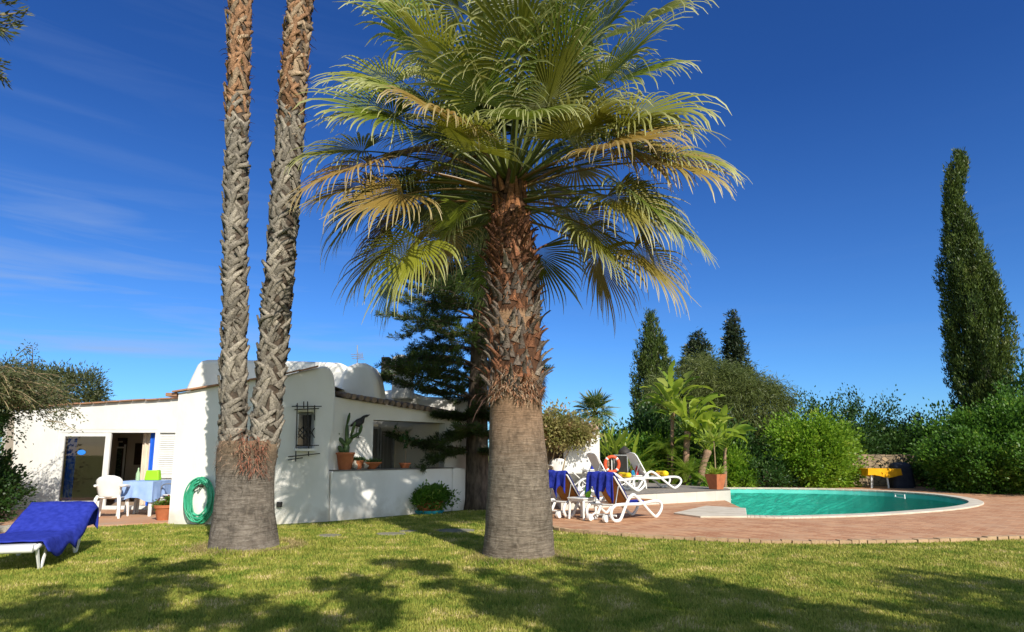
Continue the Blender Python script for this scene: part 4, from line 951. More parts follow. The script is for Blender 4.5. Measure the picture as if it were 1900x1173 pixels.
# ---- low garden wall with a ledge of pots
P1 = gp(612, 967); P2 = gp(838, 947.5); P4 = gp(864, 945.5)
P1 = Vector((C.x, C.y, 0)) + Vector((.0, .0, 0))
gw_ = empty('garden_wall', (P1.x, P1.y, 0), 'low white plastered garden wall running from the villa to the dark pine', 'wall')
g1 = lambda u, v: wp(P1, P2, u, v)
L1 = (P2 - P1).xy.length; zt1 = g1(700, 872)[1]
obj('wall', wallmb(P1, P2, [(0, -.05), (L1, -.05), (L1, zt1), (0, zt1)], [], .26), PLASTER, gw_, world=True, bevel=.02)
P2b = P2 + Vector((.01, 0, 0)); L2 = (P4 - P2b).xy.length
obj('wall', wallmb(P2b, P4, [(0, -.05), (L2, -.05), (L2, zt1 - .02), (L2 * .3, zt1 + .02), (0, zt1 - .01)], [], .26), PLASTER, gw_, world=True, bevel=.03)
cp = MB(); tg = (P2 - P1).xy.normalized(); ng = Vector((-tg.y, tg.x)); aG = math.atan2(tg.y, tg.x)
def onG(s, z, off=0): return Vector((P1.x + tg.x * s + ng.x * off, P1.y + tg.y * s + ng.y * off, z))
c = onG(L1 / 2 + .02, zt1 + .012, .19); cp.box(c, (L1 - .02, .42, .022), rz=aG)
obj('ledge', cp, mat('ledge_slate', (.14, .12, .11), (.2, .18, .16), scale=6, rough=.8), gw_, world=True)
# ------------------------------------------------------------------ pots on the ledge
zl = zt1 + .024
def pot(mb, r0, r1, h, rim=.03, c=(0, 0, 0), n=28):
    mb.lathe([(r0 * .98, 0), (r0, .01), (r1 * .96, h - rim * 1.6), (r1 * .97, h - rim * 1.5), (r1 * 1.06, h - rim * 1.45), (r1 * 1.08, h - .004), (r1 * 1.06, h), (r1 * .93, h), (r1 * .9, h - .03)], n=n, c=c)
def sG(u): return g1(u, 872)[0]
c = onG(sG(646) + .02, zl, .17); e = empty('potted_cactus', c, 'branching cactus in the largest terracotta pot on the white wall ledge', 'plant')
mb = MB(); pot(mb, .13, .19, .36); obj('pot', mb, TERRA, e); obj('soil', MB().lathe([(.165, .32), (.165, .33)], n=20), SOIL, e)
mb = MB()
def pad(a, b, r, mb=mb): mb.tube([a, Vector(a).lerp(Vector(b), .3), Vector(a).lerp(Vector(b), .7), b], [r * .6, r, r, r * .45], n=10)
pad((0, 0, .3), (.02, .02, .55), .07); pad((.02, 0, .5), (.14, .04, .72), .045); pad((.1, 0, .66), (.3, .02, .78), .04); pad((.28, .02, .76), (.33, 0, .95), .035); pad((0, 0, .5), (-.16, 0, .68), .045); pad((-.15, 0, .66), (-.2, -.02, .95), .035); pad((.02, 0, .5), (0, .04, 1.0), .04); pad((0, .04, .95), (.06, 0, 1.2), .03); pad((.1, 0, .7), (.2, -.05, 1.0), .03); pad((-.05, -.05, .35), (-.12, -.1, .5), .05)
obj('cactus', mb, LF['succ'], e, smooth=True)
for k, (u, r0, r1, h, lab) in enumerate(((672, .07, .11, .19, 'small round terracotta pot with a succulent beside the big cactus pot'), (697, .09, .21, .15, 'wide shallow terracotta bowl of succulents on the white wall ledge'))):
    c = onG(sG(u), zl, .17); e = empty('succulent_pot' if k == 0 else 'succulent_bowl', c, lab, 'plant')
    mb = MB(); pot(mb, r0, r1, h, .02); obj('pot', mb, TERRA, e)
    n = 160; th = rng.random(n) * 2 * PI; rr = np.sqrt(rng.random(n)) * r1 * .85; Cn = np.stack([rr * np.cos(th), rr * np.sin(th), np.full(n, h - .02)], 1)
    D = unit(np.stack([np.cos(th) * .5, np.sin(th) * .5, np.ones(n)], 1) + rng.normal(size=(n, 3)) * .3); v = cards(Cn, D, np.full(n, .10), np.full(n, .014)); npobj('succulent', v[0], v[1], LF['succ'], e)
for k, (u, lab) in enumerate(((663, 'pale lumpy stone standing between the two cactus pots'), (683, 'pale rough stone leaning beside the succulent bowl'))):
    c = onG(sG(u), zl, .12); mb = MB(); mb.lathe([(.03, 0), (.06, .03), (.05, .08), (.055, .11), (.03, .16), (.01, .18)], n=9)
    mb.v = [(p[0] * (1 + .3 * rng.normal()), p[1] * (1 + .2 * rng.normal()), p[2] * (1 + .05 * rng.normal())) for p in mb.v]; o = obj('stone', mb, STONE, smooth=False); o.location = c; tag(o, lab, 'stone')
c = onG(sG(763), zl, .25); e = empty('leafy_sapling', c, 'thin leafy sapling in a low dish on the ledge before the cream wall', 'plant')
mb = MB(); pot(mb, .09, .13, .12, .02); obj('pot', mb, TERRA, e)
mb = MB(); T = [((0, 0, .1), (.01, 0, .45)), ((.01, 0, .45), (-.06, .02, .75)), ((.01, 0, .45), (.14, 0, .62)), ((.14, 0, .62), (.30, .02, .68)), ((-.06, .02, .75), (-.26, 0, .92)), ((-.03, 0, .6), (.04, 0, .82))]
for a, b in T: mb.tube([a, b], [.014, .008], n=6)
obj('stem', mb, TWIG, e)
Cn = []
for a, b in T[1:]:
    for _ in range(16): t = rng.random() ** .6; Cn.append(Vector(a).lerp(Vector(b), t) + Vector(rng.normal(size=3) * .035))
Cn = np.array([tuple(p) for p in Cn]); v = cards(Cn, unit(rng.normal(size=Cn.shape)), np.full(len(Cn), .10), np.full(len(Cn), .03)); npobj('leaves', v[0], v[1], LF['dark'], e)
# iron bird on the porch wall
e = empty('wall_bird', Vector(onP(pw(663, 785)[0], pw(663, 785)[1], -.03)), 'black metal bird ornament fixed on the shaded porch wall', 'wall ornament')
mb = MB(); d3 = Vector((dirP.x, dirP.y, 0))
mb.tube([d3 * -.20 + Vector((0, 0, -.07)), d3 * -.1 + Vector((0, 0, -.02)), Vector((0, 0, .0)), d3 * .10 + Vector((0, 0, .07)), d3 * .15 + Vector((0, 0, .15)), d3 * .22 + Vector((0, 0, .17)), d3 * .30 + Vector((0, 0, .20))], [.01, .045, .095, .07, .03, .028, .006], n=10, flat=.5)
for q_ in (-.02, .05): mb.tube([d3 * q_ + Vector((0, 0, -.08)), d3 * (q_ - .03) + Vector((0, 0, -.30)), d3 * (q_ + .05) + Vector((0, 0, -.32))], .008, n=5)
obj('bird', mb, IRON, e, smooth=True)
# shrub in a dark pot before the wall, on a teal tray
c = gp(795, 953); e = empty('potted_shrub', (c.x, c.y + .1, 0), 'dense green succulent shrub in a pot in front of the white garden wall', 'plant')
mb = MB(); mb.lathe([(.24, 0), (.3, .08), (.33, .22), (.34, .24), (.30, .24)], n=24, c=(0, 0, .07)); obj('pot', mb, TERRA, e)
v = crown([((0, 0, .34), (.42, .38, .26))], 190, 30, .07, .02, .10, up=.6); npobj('leaves', v[0], v[1], LF['hedge'], e)
mb = MB(); mb.lathe([(.30, 0), (.34, .05), (.35, .08), (.31, .08), (.28, .03)], n=24); o = obj('plant_tray', mb, TEAL); o.location = (c.x, c.y + .1, 0.0); tag(o, 'round teal tray on the grass under the potted shrub', 'tray')
# green hose coiled on the wall
c0 = dp(371, 931, A.y - .1); e = empty('hose_reel', (c0.x, A.y - .08, c0.z), 'thick coil of green garden hose hung on the white wall left of the twin palm', 'hose')
mb = MB(); pts = []
TURN = 16; ns = 40
for i in range(TURN * ns):
    t = i / (TURN * ns); k = int(i / ns); th = 2 * PI * i / ns
    if i % ns == 0: wob = rng.normal(size=4)
    rx = .20 + .04 * math.sin(k * 2.1) + .05 * ((k * 7) % 5) / 5; rz = .33 + .05 * math.sin(k * 1.7 + 1) + .03 * ((k * 3) % 4)
    cx = .03 * math.sin(k * 1.3); cz = -.05 * math.sin(k * .9 + 2)
    pts.append((cx + rx * math.sin(th), -.05 + .035 * math.sin(k * 2.4 + th * .5) , cz + rz * math.cos(th) + .05))
mb.tube(pts, .0145, n=7); obj('hose', mb, HOSE, e, smooth=True)
mb = MB(); mb.tube([(0, .08, .30), (0, -.12, .30), (0, -.13, .34)], .014, n=6); obj('hook', mb, IRON, e)
# ------------------------------------------------------------------ loungers
def arcpts(pts, k=6): return [tuple(p) for p in smooth_line([Vector(p) for p in pts], k)]
LOOP = [(.10, .33), (-.02, .27), (-.06, .15), (0.02, .04), (.16, .025), (.25, .06), (.38, .24), (.52, .42), (.66, .505), (.80, .46), (1.0, .32), (1.2, .17), (1.42, .03), (1.52, .03), (1.66, .13), (1.70, .24), (1.62, .32), (1.45, .345), (1.2, .33), (.9, .31), (.6, .32), (.35, .33)]
def make_lounger(name, label, group, slingmat, sling_back, backang=50, towel=False, roll=None):
    e = empty(name, (0, 0, 0), label, 'sun lounger', group)
    for y in (-.31, .31):
        p = LOOP + LOOP[:1]; pts = arcpts([(x, y, z) for x, z in p], 4)[:-1]
        mb = MB(); mb.tube(pts, .035, n=8, closed=True, flat=.8); obj('side_frame', mb, PLASTIC, e, smooth=True)
    for x, z in ((.12, .32), (1.60, .32), (.12, .12), (.75, .30)): mb = MB(); mb.tube([(x, -.3, z), (x, .3, z)], .02, n=8); obj('crossbar', mb, PLASTIC, e)
    mb = MB(); prof = arcpts([(.62, 0, .335), (.9, 0, .325), (1.2, 0, .34), (1.5, 0, .36), (1.68, 0, .33)], 4); n = len(prof); V = []
    for x, _, z in prof: V += [(x, -.28, z + .012), (x, .28, z + .012), (x, .28, z - .012), (x, -.28, z - .012)]
    mb.add(V, [(4 * i + j, 4 * i + (j + 1) % 4, 4 * i + 4 + (j + 1) % 4, 4 * i + 4 + j) for i in range(n - 1) for j in range(4)] + [(0, 1, 2, 3), (4 * n - 1, 4 * n - 2, 4 * n - 3, 4 * n - 4)])
    obj('seat', mb, slingmat, e)
    a = R(backang); L = .82
    def bk(s, y, off=0): return (.60 - math.cos(a) * s - math.sin(a) * off, y, .33 + math.sin(a) * s - math.cos(a) * off)
    mb = MB(); mb.tube([bk(-.05, -.28), bk(.1, -.28), bk(L - .08, -.27), bk(L, -.2), bk(L + .02, 0), bk(L, .2), bk(L - .08, .27), bk(.1, .28), bk(-.05, .28)], .022, n=8)
    br = obj('backrest', mb, PLASTIC, e, smooth=True)
    mb = MB(); V = []
    for s in np.linspace(0, L, 8): V += [bk(s, -.26, .02 + .02 * math.sin(s * 4)), bk(s, .26, .02 + .02 * math.sin(s * 4))]
    mb.add(V, [(2 * i, 2 * i + 1, 2 * i + 3, 2 * i + 2) for i in range(7)]); obj('backrest_sling', mb, sling_back, br)
    for y in (-.26, .26): mb = MB(); mb.tube([bk(.5, y, .02), (.14, y, .30)], .012, n=6); obj('brace', mb, METALG, e)
    for y in (-.20, .20):
        mb = MB(); mb.tube([(-.10, y - .03, .075), (-.10, y + .03, .075)], .07, n=18); mb.tube([(-.10, y, .075), (.10, y, .16)], .018, n=6); obj('wheel', mb, PLASTIC, e)
    return e, bk, L
def towel_mesh(bk, L, seedv, hang=.5, seat_to=1.35):
    """towel over the seat, up the backrest, over its top and hanging in folds behind"""
    r2 = np.random.default_rng(seedv); ny = 44; V = []; path = []
    for x in np.linspace(seat_to, .66, 9): path.append(('s', x))
    for s in np.linspace(.04, L + .01, 12): path.append(('b', s))
    for t in np.linspace(.04, 1, 14): path.append(('h', t))
    ph = r2.random(4) * 6; top = Vector(bk(L + .03, 0, -.035))
    for kind, t in path:
        for j in range(ny):
            w = j / (ny - 1); y = -.33 + .66 * w
            if kind == 's': p = Vector((t, y * .86, .358 + .012 * math.sin(t * 14 + ph[0]) * math.sin(w * 7 + ph[1]) + (-.05 if j in (0, ny - 1) else 0)))
            elif kind == 'b': q = bk(t, y * .96, -.045 - .01 * math.sin(w * 9 + t * 5 + ph[2])); p = Vector(q); p.z -= .06 * (abs(w - .5) * 2) ** 12
            else:
                fold = math.sin(w * 2 * PI * 3.6 + ph[3]) * .5 + math.sin(w * 2 * PI * 6.3 + ph[0]) * .25
                hl = hang * (.80 + .22 * math.sin(w * 2 * PI * 1.8 + ph[1]) + .12 * math.sin(w * 2 * PI * 4.1 + ph[2]) + (.18 if w < .1 or w > .93 else 0))
                p = Vector((top.x - .05 - .04 * min(1, t * 4) - .055 * fold * t, y * (1.0 + .02 * t) + .02 * fold * t, top.z - hl * t * 1.0))
            V.append(p)
    m = len(path); F = [(i * ny + j, i * ny + j + 1, (i + 1) * ny + j + 1, (i + 1) * ny + j) for i in range(m - 1) for j in range(ny - 1)]
    mb = MB(); mb.add(V, F); return mb
def place_towel(src, lab, bk, L, seedv, **k):
    o = obj('blue_towel', towel_mesh(bk, L, seedv, **k), TOWEL, smooth=True); o.location = src.location; o.rotation_euler = src.rotation_euler
    m = o.modifiers.new('thick', 'SOLIDIFY'); m.thickness = .012; tag(o, lab, 'towel', 'blue towels'); return o
f0 = gp(1147, 970); f1 = gp(1230, 959.5); az = math.atan2(f1.y - f0.y, f1.x - f0.x)
lg, bk, L = make_lounger('sun_lounger', 'white lounger with a blue towel and one big curved side frame nearest the pool step', 'white loungers by the pool', BROWN, BROWN, 49)
def put(o, foot, az, local=(.16, -.31)):
    c, s_ = math.cos(az), math.sin(az); o.rotation_euler = (0, 0, az)
    o.location = (foot.x - (local[0] * c - local[1] * s_), foot.y - (local[0] * s_ + local[1] * c), .018 if foot.z < .1 else .305)
put(lg, f0, az)
place_towel(lg, 'blue towel hanging over the back of the lounger nearest the pool step', bk, L, 3, hang=.52)
lg2 = copy_tree(lg, label='white lounger with a blue towel, half hidden by the big palm trunk')
d1 = Vector((math.cos(az), math.sin(az), 0)); sd1 = Vector((-d1.y, d1.x, 0))
t1 = gp(1062, 968)
lg2.location = lg.location + (-sd1 * -1.18) * 1.0 + d1 * -.10
lg2.rotation_euler = (0, 0, az + .06)
place_towel(lg2, 'blue towel hanging over the back of the lounger half hidden by the big palm', bk, L, 11, hang=.52)
# small side table between them
def side_table(label, cat, loc, rz, h=.44, w=.46, m=PLASTIC, topm=None, name='side_table', group=None):
    e = empty(name, loc, label, cat, group, rz)
    mb = MB(); mb.box((0, 0, h - .015), (w, w, .03)); mb.box((0, 0, h - .05), (w - .05, w - .05, .04)); obj('table_top', mb, topm or m, e, bevel=.01)
    for a in (-1, 1):
        for b in (-1, 1):
            mb = MB(); k = w / 2 - .05; mb.tube([(a * k, b * k, h - .06), (a * (k + .02), b * (k + .02), 0)], [.032, .024], n=10); obj('leg', mb, m, e)
    return e
tb = gp(1078, 965); st = side_table('low white side table between the two loungers with blue towels', 'side table', (tb.x + .05, tb.y + .12, .018), az)
tl_ = st.location
cupc = (tl_.x + .12, tl_.y + .05, .018 + .44)
e = empty('lime_bag', cupc, 'lime green plastic bag standing on the low white side table', 'bag')
mb = MB(); mb.lathe([(.05, 0), (.055, .04), (.06, .09), (.055, .13), (.065, .17)], n=14)
mb.v = [(p[0] * (1.1 + .1 * rng.normal()), p[1] * .7, p[2] * (1 + .05 * rng.normal()) + (.03 * rng.normal() if p[2] > .15 else 0)) for p in mb.v]; obj('bag', mb, LIME, e)
# loungers on the raised deck
dg, bk2, L2_ = make_lounger('sun_lounger', 'white lounger with a yellow towel nearest the cycad on the raised deck', 'white loungers by the pool', PLASTIC, PLASTIC, 60)
ff = gp(1222, 906.5, .3); fe = gp(1250, 903.5, .3)
az2 = R(18)
def putfoot(o, foot, az):
    c, s_ = math.cos(az), math.sin(az); o.rotation_euler = (0, 0, az); l = (1.47, -.31)
    o.location = (foot.x - (l[0] * c - l[1] * s_), foot.y - (l[0] * s_ + l[1] * c), .305)
putfoot(dg, gp(1252, 906.3, .3), az2)
dg2 = copy_tree(dg, label='white lounger with a yellow towel beside the red lifebuoy on the raised deck'); putfoot(dg2, gp(1184, 911.5, .3), R(20))
for src, lab in ((dg, 'rolled yellow towel on the lounger nearest the cycad'), (dg2, 'rolled yellow towel on the lounger beside the red lifebuoy')):
    mb = MB(); pts = [(1.22 + .0, y, .44) for y in np.linspace(-.28, .28, 8)]; mb.tube(pts, [.075 + .008 * rng.normal() for _ in pts], n=14)
    o = obj('yellow_towel', mb, YELLOW, smooth=True); o.location = src.location; o.rotation_euler = src.rotation_euler; tag(o, lab, 'towel', 'yellow towels')
    mb = MB(); mb.tube([(1.0, y, .43) for y in np.linspace(-.2, .2, 5)], .05, n=10); o = obj('brown_cushion', mb, BROWN, smooth=True); o.location = src.location; o.rotation_euler = src.rotation_euler
    tag(o, lab.replace('rolled yellow towel', 'small brown roll beside the yellow towel'), 'cushion')
c = gp(1182, 909, .3); td = side_table('low white side table between the two white loungers on the raised deck', 'side table', (c.x + .15, c.y + .75, .305), az2, h=.40)
for (dx, m, h, lab, nm) in ((-.06, REDP, .30, 'red plastic sun cream bottle on the deck side table', 'red_bottle'), (-.18, mat('cyan_plastic', (.03, .3, .55), rough=.4), .14, 'short light blue jar on the deck side table', 'blue_jar')):
    mb = MB()
    mb.lathe([(.05, 0), (.055, .02), (.052, h * .5), (.03, h * .7), (.018, h * .8), (.016, h * .97), (.006, h)] if h > .2 else [(.05, 0), (.055, .02), (.055, h * .75), (.04, h * .8), (.04, h)], n=16)
    o = obj(nm, mb, m, smooth=40); o.location = (td.location.x + dx + .05, td.location.y - .1, .305 + .401); tag(o, lab, 'bottle' if h > .2 else 'jar')
# lifebuoy on its post, dark board, closed blue parasol tip, white chairs, white low table
c = gp(1133, 905, .3); c.y += 1.2; c = gp(1136, 902.6, .3)
e = empty('lifebuoy', (c.x, c.y, .305), 'orange red lifebuoy with pale bands hung on a short post by the pool house', 'lifebuoy')
mb = MB(); mb.tube([(0, 0, 0), (0, 0, .95)], .02, n=8); obj('post', mb, METALW, e)
bm_ = MB(); bm_.tube([(.22 * math.cos(t), -.06, .70 + .24 * math.sin(t)) for t in np.linspace(0, 2 * PI, 32, endpoint=False)], .052, n=12, closed=True); ring = obj('ring', bm_, ORANGE, e, smooth=True)
for k in range(4):
    t0 = PI / 4 + k * PI / 2; mb = MB(); mb.tube([(.22 * math.cos(t), -.06, .70 + .24 * math.sin(t)) for t in np.linspace(t0 - .12, t0 + .12, 4)], .054, n=12); obj('band', mb, PLASTIC, ring, smooth=True)
c = gp(1156, 903, .3); e = empty('notice_board', (c.x, c.y + .3, .305), 'dark board in a pale frame standing behind the red lifebuoy on the deck', 'board')
mb = MB(); mb.box((0, 0, .66), (.40, .03, .62)); obj('board', mb, DARK, e)
mb = MB()
for x in (-.215, .215): mb.box((x, 0, .5), (.03, .045, 1.0))
mb.box((0, 0, .985), (.40, .045, .03)); mb.box((0, 0, .34), (.40, .045, .03)); obj('frame', mb, METALG, e)
c = gp(1166, 903, .3); e = empty('parasol_base', (c.x, c.y + .5, .305), 'black parasol post with a low dark hood beside the notice board', 'parasol')
mb = MB(); mb.tube([(0, 0, 0), (0, 0, 1.27)], .04, n=10); mb.lathe([(.25, 0), (.25, .05), (.1, .08), (.05, .2)], n=20); obj('post', mb, IRON, e)
mb = MB(); mb.lathe([(.20, 1.0), (.22, 1.05), (.18, 1.15), (.10, 1.22), (.03, 1.28)], n=14); obj('hood', mb, IRON, e, smooth=True)
# blue pointed object and pink flower on a white table in front of the deck lounger
c = gp(1107, 906, .3); e = side_table('white plastic table by the pool house wall carrying a blue pointed bottle', 'table', (c.x, c.y + .8, .305), R(10), h=.55, w=.6, name='white_table')
mb = MB(); mb.lathe([(.07, 0), (.075, .03), (.05, .22), (.02, .4), (.005, .46)], n=14); o = obj('blue_bottle', mb, BLUEP, smooth=40); o.location = (c.x, c.y + .75, .305 + .551); tag(o, 'blue cone shaped bottle on the white table by the pool house', 'bottle')
def plastic_chair(label, loc, rz, m=PLASTIC, group='white plastic garden chairs'):
    e = empty('garden_chair', loc, label, 'chair', group, rz)
    # seat faces +Y, backrest at -Y
    mb = MB(); n = 9; V = []
    for i in range(n):
        for j in range(n): x = -.22 + .44 * i / (n - 1); y = -.20 + .42 * j / (n - 1); V.append((x, y, .43 - .018 * math.cos(x * 7) + (.02 if j == 0 else 0) - (.03 if j == n - 1 else 0)))
    nn = len(V); V2 = [(x, y, z - .02) for x, y, z in V]
    F = [(i * n + j, (i + 1) * n + j, (i + 1) * n + j + 1, i * n + j + 1) for i in range(n - 1) for j in range(n - 1)]
    bd_ = [i for i in range(n)] + [i * n + n - 1 for i in range(1, n)] + [(n - 1) * n + j for j in range(n - 2, -1, -1)] + [i * n for i in range(n - 2, 0, -1)]
    mb.add(V + V2, F + [tuple(k + nn for k in f[::-1]) for f in F] + [(bd_[k], bd_[(k + 1) % len(bd_)], bd_[(k + 1) % len(bd_)] + nn, bd_[k] + nn) for k in range(len(bd_))])
    obj('seat', mb, m, e, smooth=45)
    mb = MB(); V = []; rows = 12; cols = 13
    for i in range(rows):
        t = i / (rows - 1); z = .42 + .46 * t; hw = (.20 + .05 * math.sin(min(t, .8) * PI / 1.6)) * (1 if t < .72 else math.sqrt(max(.05, 1 - ((t - .72) / .30) ** 2)))
        for j in range(cols):
            s = -1 + 2 * j / (cols - 1); V.append((s * hw, -.21 - .10 * t + .09 * s * s * (1 - .2 * t), z))
    mb.add(V, [(i * cols + j, i * cols + j + 1, (i + 1) * cols + j + 1, (i + 1) * cols + j) for i in range(rows - 1) for j in range(cols - 1)])
    o = obj('backrest', mb, m, e, smooth=True); k = o.modifiers.new('t', 'SOLIDIFY'); k.thickness = .016
    for sx_ in (-1, 1):
        mb = MB(); mb.tube([(sx_ * .23, -.27, .66), (sx_ * .28, -.12, .665), (sx_ * .285, .10, .65), (sx_ * .27, .20, .60), (sx_ * .26, .22, .50)], [.02, .028, .03, .028, .022], n=8, flat=1.3); obj('armrest', mb, m, e, smooth=True)
        mb = MB(); mb.tube([(sx_ * .255, .20, .58), (sx_ * .245, .21, .42), (sx_ * .27, .25, 0)], [.024, .034, .024], n=8); obj('leg', mb, m, e)
        mb = MB(); mb.tube([(sx_ * .19, -.20, .46), (sx_ * .21, -.23, .40), (sx_ * .26, -.32, 0)], [.03, .036, .024], n=8); obj('leg', mb, m, e)
    return e
c = gp(1036, 903, .3); plastic_chair('white plastic chair on the deck in front of the pool house opening', (c.x, c.y + .3, .305), R(10))
c = gp(1016, 903, .3); plastic_chair('white plastic chair close beside the big palm trunk on the raised deck', (c.x + .05, c.y + 1.0, .305), R(60))
c = gp(1082, 905, .3); e = empty('folding_trestle', (c.x, c.y + .7, .305), 'low white crossed leg trestle before the pool house wall', 'trestle')
mb = MB()
for y in (-.15, .15): mb.tube([(-.25, y, 0), (.25, y, .45)], .018, n=6); mb.tube([(.25, y, 0), (-.25, y, .45)], .018, n=6)
obj('legs', mb, PLASTIC, e); mb = MB(); mb.box((0, 0, .465), (.62, .36, .025)); obj('top', mb, PLASTIC, e, bevel=.008)
# ------------------------------------------------------------------ pool house
PYH = 20.4; hx0, hx1 = dp(960, 850, PYH).x, dp(1113, 850, PYH).x; zt_h = dp(1100, 797, PYH).z; zt_l = dp(1010, 783, PYH).z
e = empty('pool_house', ((hx0 + hx1) / 2, PYH, .3), 'small white pool house with a sloping tiled edge and dark open side', 'pool house')
P, Q = Vector((hx0, PYH, 0)), Vector((hx1, PYH, 0)); Lh = hx1 - hx0
g = lambda u, v: wp(P, Q, u, v)
op0, op1 = g(985, 850)[0], g(1049, 850)[0]
obj('front_wall', wallmb(P, Q, [(0, .26), (Lh, .26), (Lh, zt_h), (0, zt_l + .1)], [[(op0, .32), (op1, .32), (op1, 1.95), (op0, 1.95)]], .2), PLASTER, e, world=True, smooth=False)
mb = MB(); 
for a, b, c_, d in (((hx1 - .2, PYH + .2), (hx1 - .2, PYH + 3), 0, 0), ((hx1 - .2, PYH + 3), (hx0, PYH + 3), 0, 0), ((hx0, PYH + 3), (hx0, PYH + .2), 0, 0)):
    mb.add([(a[0], a[1], .26), (b[0], b[1], .26), (b[0], b[1], zt_h), (a[0], a[1], zt_h)], [(0, 1, 2, 3)])
mb.add([(hx0, PYH + .2, 2.05), (hx1 - .2, PYH + .2, 2.05), (hx1 - .2, PYH + 3, 2.05), (hx0, PYH + 3, 2.05)], [(0, 1, 2, 3)])
obj('inner_walls', mb, ROOM, e, world=True, smooth=False)
x = hx0 + op1; mb = MB(); mb.box((x + .02, PYH - .06, 1.15), (.16, .14, 1.74)); obj('pillar', mb, PLASTER, e, world=True)
rt = MB(); k = int(Lh / .17)
for i in range(k + 1):
    s = i * .17; z = zt_l + .1 + (zt_h - zt_l - .1) * s / Lh; rt.tube([(hx0 + s, PYH - .22, z + .02), (hx0 + s, PYH + .9, z + .22)], .075, n=9)
rt.add([(hx0, PYH - .15, zt_l + .1), (hx1, PYH - .15, zt_h), (hx1, PYH + 3, zt_h + .3), (hx0, PYH + 3, zt_l + .5)], [(0, 1, 2, 3)])
obj('roof_tiles', rt, mat('pale_roof_tile', (.50, .36, .27), (.40, .27, .19), scale=6, bump=.3), e, world=True)
# square pot with a young tree on the deck corner
c = gp(1329, 907.5, .3); e = empty('potted_frangipani', (c.x, c.y, .305), 'slender rosette tree in a square terracotta pot on the deck corner by the pool', 'plant', rz=az2 + R(15))
mb = MB(); h = .44
mb.add([(-.14, -.14, 0), (.14, -.14, 0), (.14, .14, 0), (-.14, .14, 0), (-.22, -.22, h), (.22, -.22, h), (.22, .22, h), (-.22, .22, h), (-.185, -.185, h), (.185, -.185, h), (.185, .185, h), (-.185, .185, h), (-.17, -.17, h - .06), (.17, -.17, h - .06), (.17, .17, h - .06), (-.17, .17, h - .06)],
       [(3, 2, 1, 0)] + [(i, (i + 1) % 4, 4 + (i + 1) % 4, 4 + i) for i in range(4)] + [(4 + i, 4 + (i + 1) % 4, 8 + (i + 1) % 4, 8 + i) for i in range(4)] + [(8 + i, 8 + (i + 1) % 4, 12 + (i + 1) % 4, 12 + i) for i in range(4)] + [(12, 13, 14, 15)])
obj('pot', mb, TERRA, e, smooth=False)
mb = MB(); mb.tube([(0, 0, .36), (.01, 0, .9), (0, .01, 1.42)], [.022, .018, .014], n=8); obj('stem', mb, PALETWIG, e)
def rosette(c, n, L, wd, up0=.9):
    Cn = np.tile(np.array(c, float), (n, 1)); th = np.arange(n) * 2.4; f = np.arange(n) / n
    D = unit(np.stack([np.cos(th), np.sin(th), up0 - 1.5 * f], 1)); return cards(Cn, D, np.full(n, L), np.full(n, wd), .15)
v = catv(rosette((0, .01, 1.42), 40, .48, .028, 1.3), rosette((0, .01, 1.35), 20, .42, .028, .6), rosette((.08, 0, .42), 34, .34, .03, 1.6), rosette((-.08, 0, .42), 24, .26, .03, 1.6)); npobj('leaves', v[0], v[1], LF['banana'], e)
# tables under the yellow cloth, covered barbecue, stone wall
c = gp(1635, 905.5); e = empty('poolside_table', (c.x, c.y, .012), 'white legged table under a mustard yellow cloth by the stone wall', 'table')
mb = MB(); mb.box((0, 0, .71), (1.22, .62, .03)); obj('table_top', mb, PLASTIC, e)
for a, b in ((-.48, -.22), (.12, -.24), (-.16, .24), (.5, .22)):
    mb = MB(); mb.tube([(a * .92, b, .70), (a * 1.08, b * 1.15, 0)], [.042, .03], n=8); obj('leg', mb, PLASTIC, e)
mb = MB(); n = 96; V = []; lev = 6
for i in range(lev):
    t = i / (lev - 1)
    for k in range(n):
        th = 2 * PI * k / n; sx_, sy_ = math.cos(th), math.sin(th); m_ = max(abs(sx_), abs(sy_)); bx, by = sx_ / m_ * .63, sy_ / m_ * .33
        fo = math.sin(k / n * 2 * PI * 9) * .03 * t + math.sin(k / n * 2 * PI * 17) * .012 * t; o_ = 1 + .07 * t + fo
        V.append((bx * o_, by * (1 + .1 * t + fo * 2), .735 - (.29 + .05 * math.sin(k / n * 2 * PI * 4 + 1)) * t))
F = [(i * n + k, i * n + (k + 1) % n, (i + 1) * n + (k + 1) % n, (i + 1) * n + k) for i in range(lev - 1) for k in range(n)] + [tuple(range(n))]
mb.add(V, F); o = obj('yellow_tablecloth', mb, MUSTARD, smooth=50); o.location = (c.x, c.y, .022); tag(o, 'mustard yellow cloth draped over the poolside table', 'tablecloth')
c = gp(1682, 906.5); e = empty('covered_barbecue', (c.x + .05, c.y + .35, .012), 'barbecue under a dark navy cover between the yellow table and the hedge', 'barbecue')
mb = MB(); n = 40; V = []; lv = [(0, .40, .30), (.1, .42, .31), (.5, .38, .28), (.82, .36, .26), (.93, .30, .22), (.98, .16, .12), (.985, .02, .02)]
for z, rx, ry in lv:
    for k in range(n):
        th = 2 * PI * k / n; s1_, s2_ = math.cos(th), math.sin(th); p_ = (abs(s1_) ** 4 + abs(s2_) ** 4) ** -.25; w = 1 + .04 * math.sin(k * 2.3) * (1 - z); V.append((s1_ * p_ * rx * w, s2_ * p_ * ry * w, z))
mb.add(V, [(i * n + k, i * n + (k + 1) % n, (i + 1) * n + (k + 1) % n, (i + 1) * n + k) for i in range(len(lv) - 1) for k in range(n)]); obj('cover', mb, mat('navy_cover', (.018, .022, .04), (.03, .035, .055), scale=4, rough=.7, bump=.4, bscale=6), e, smooth=True)
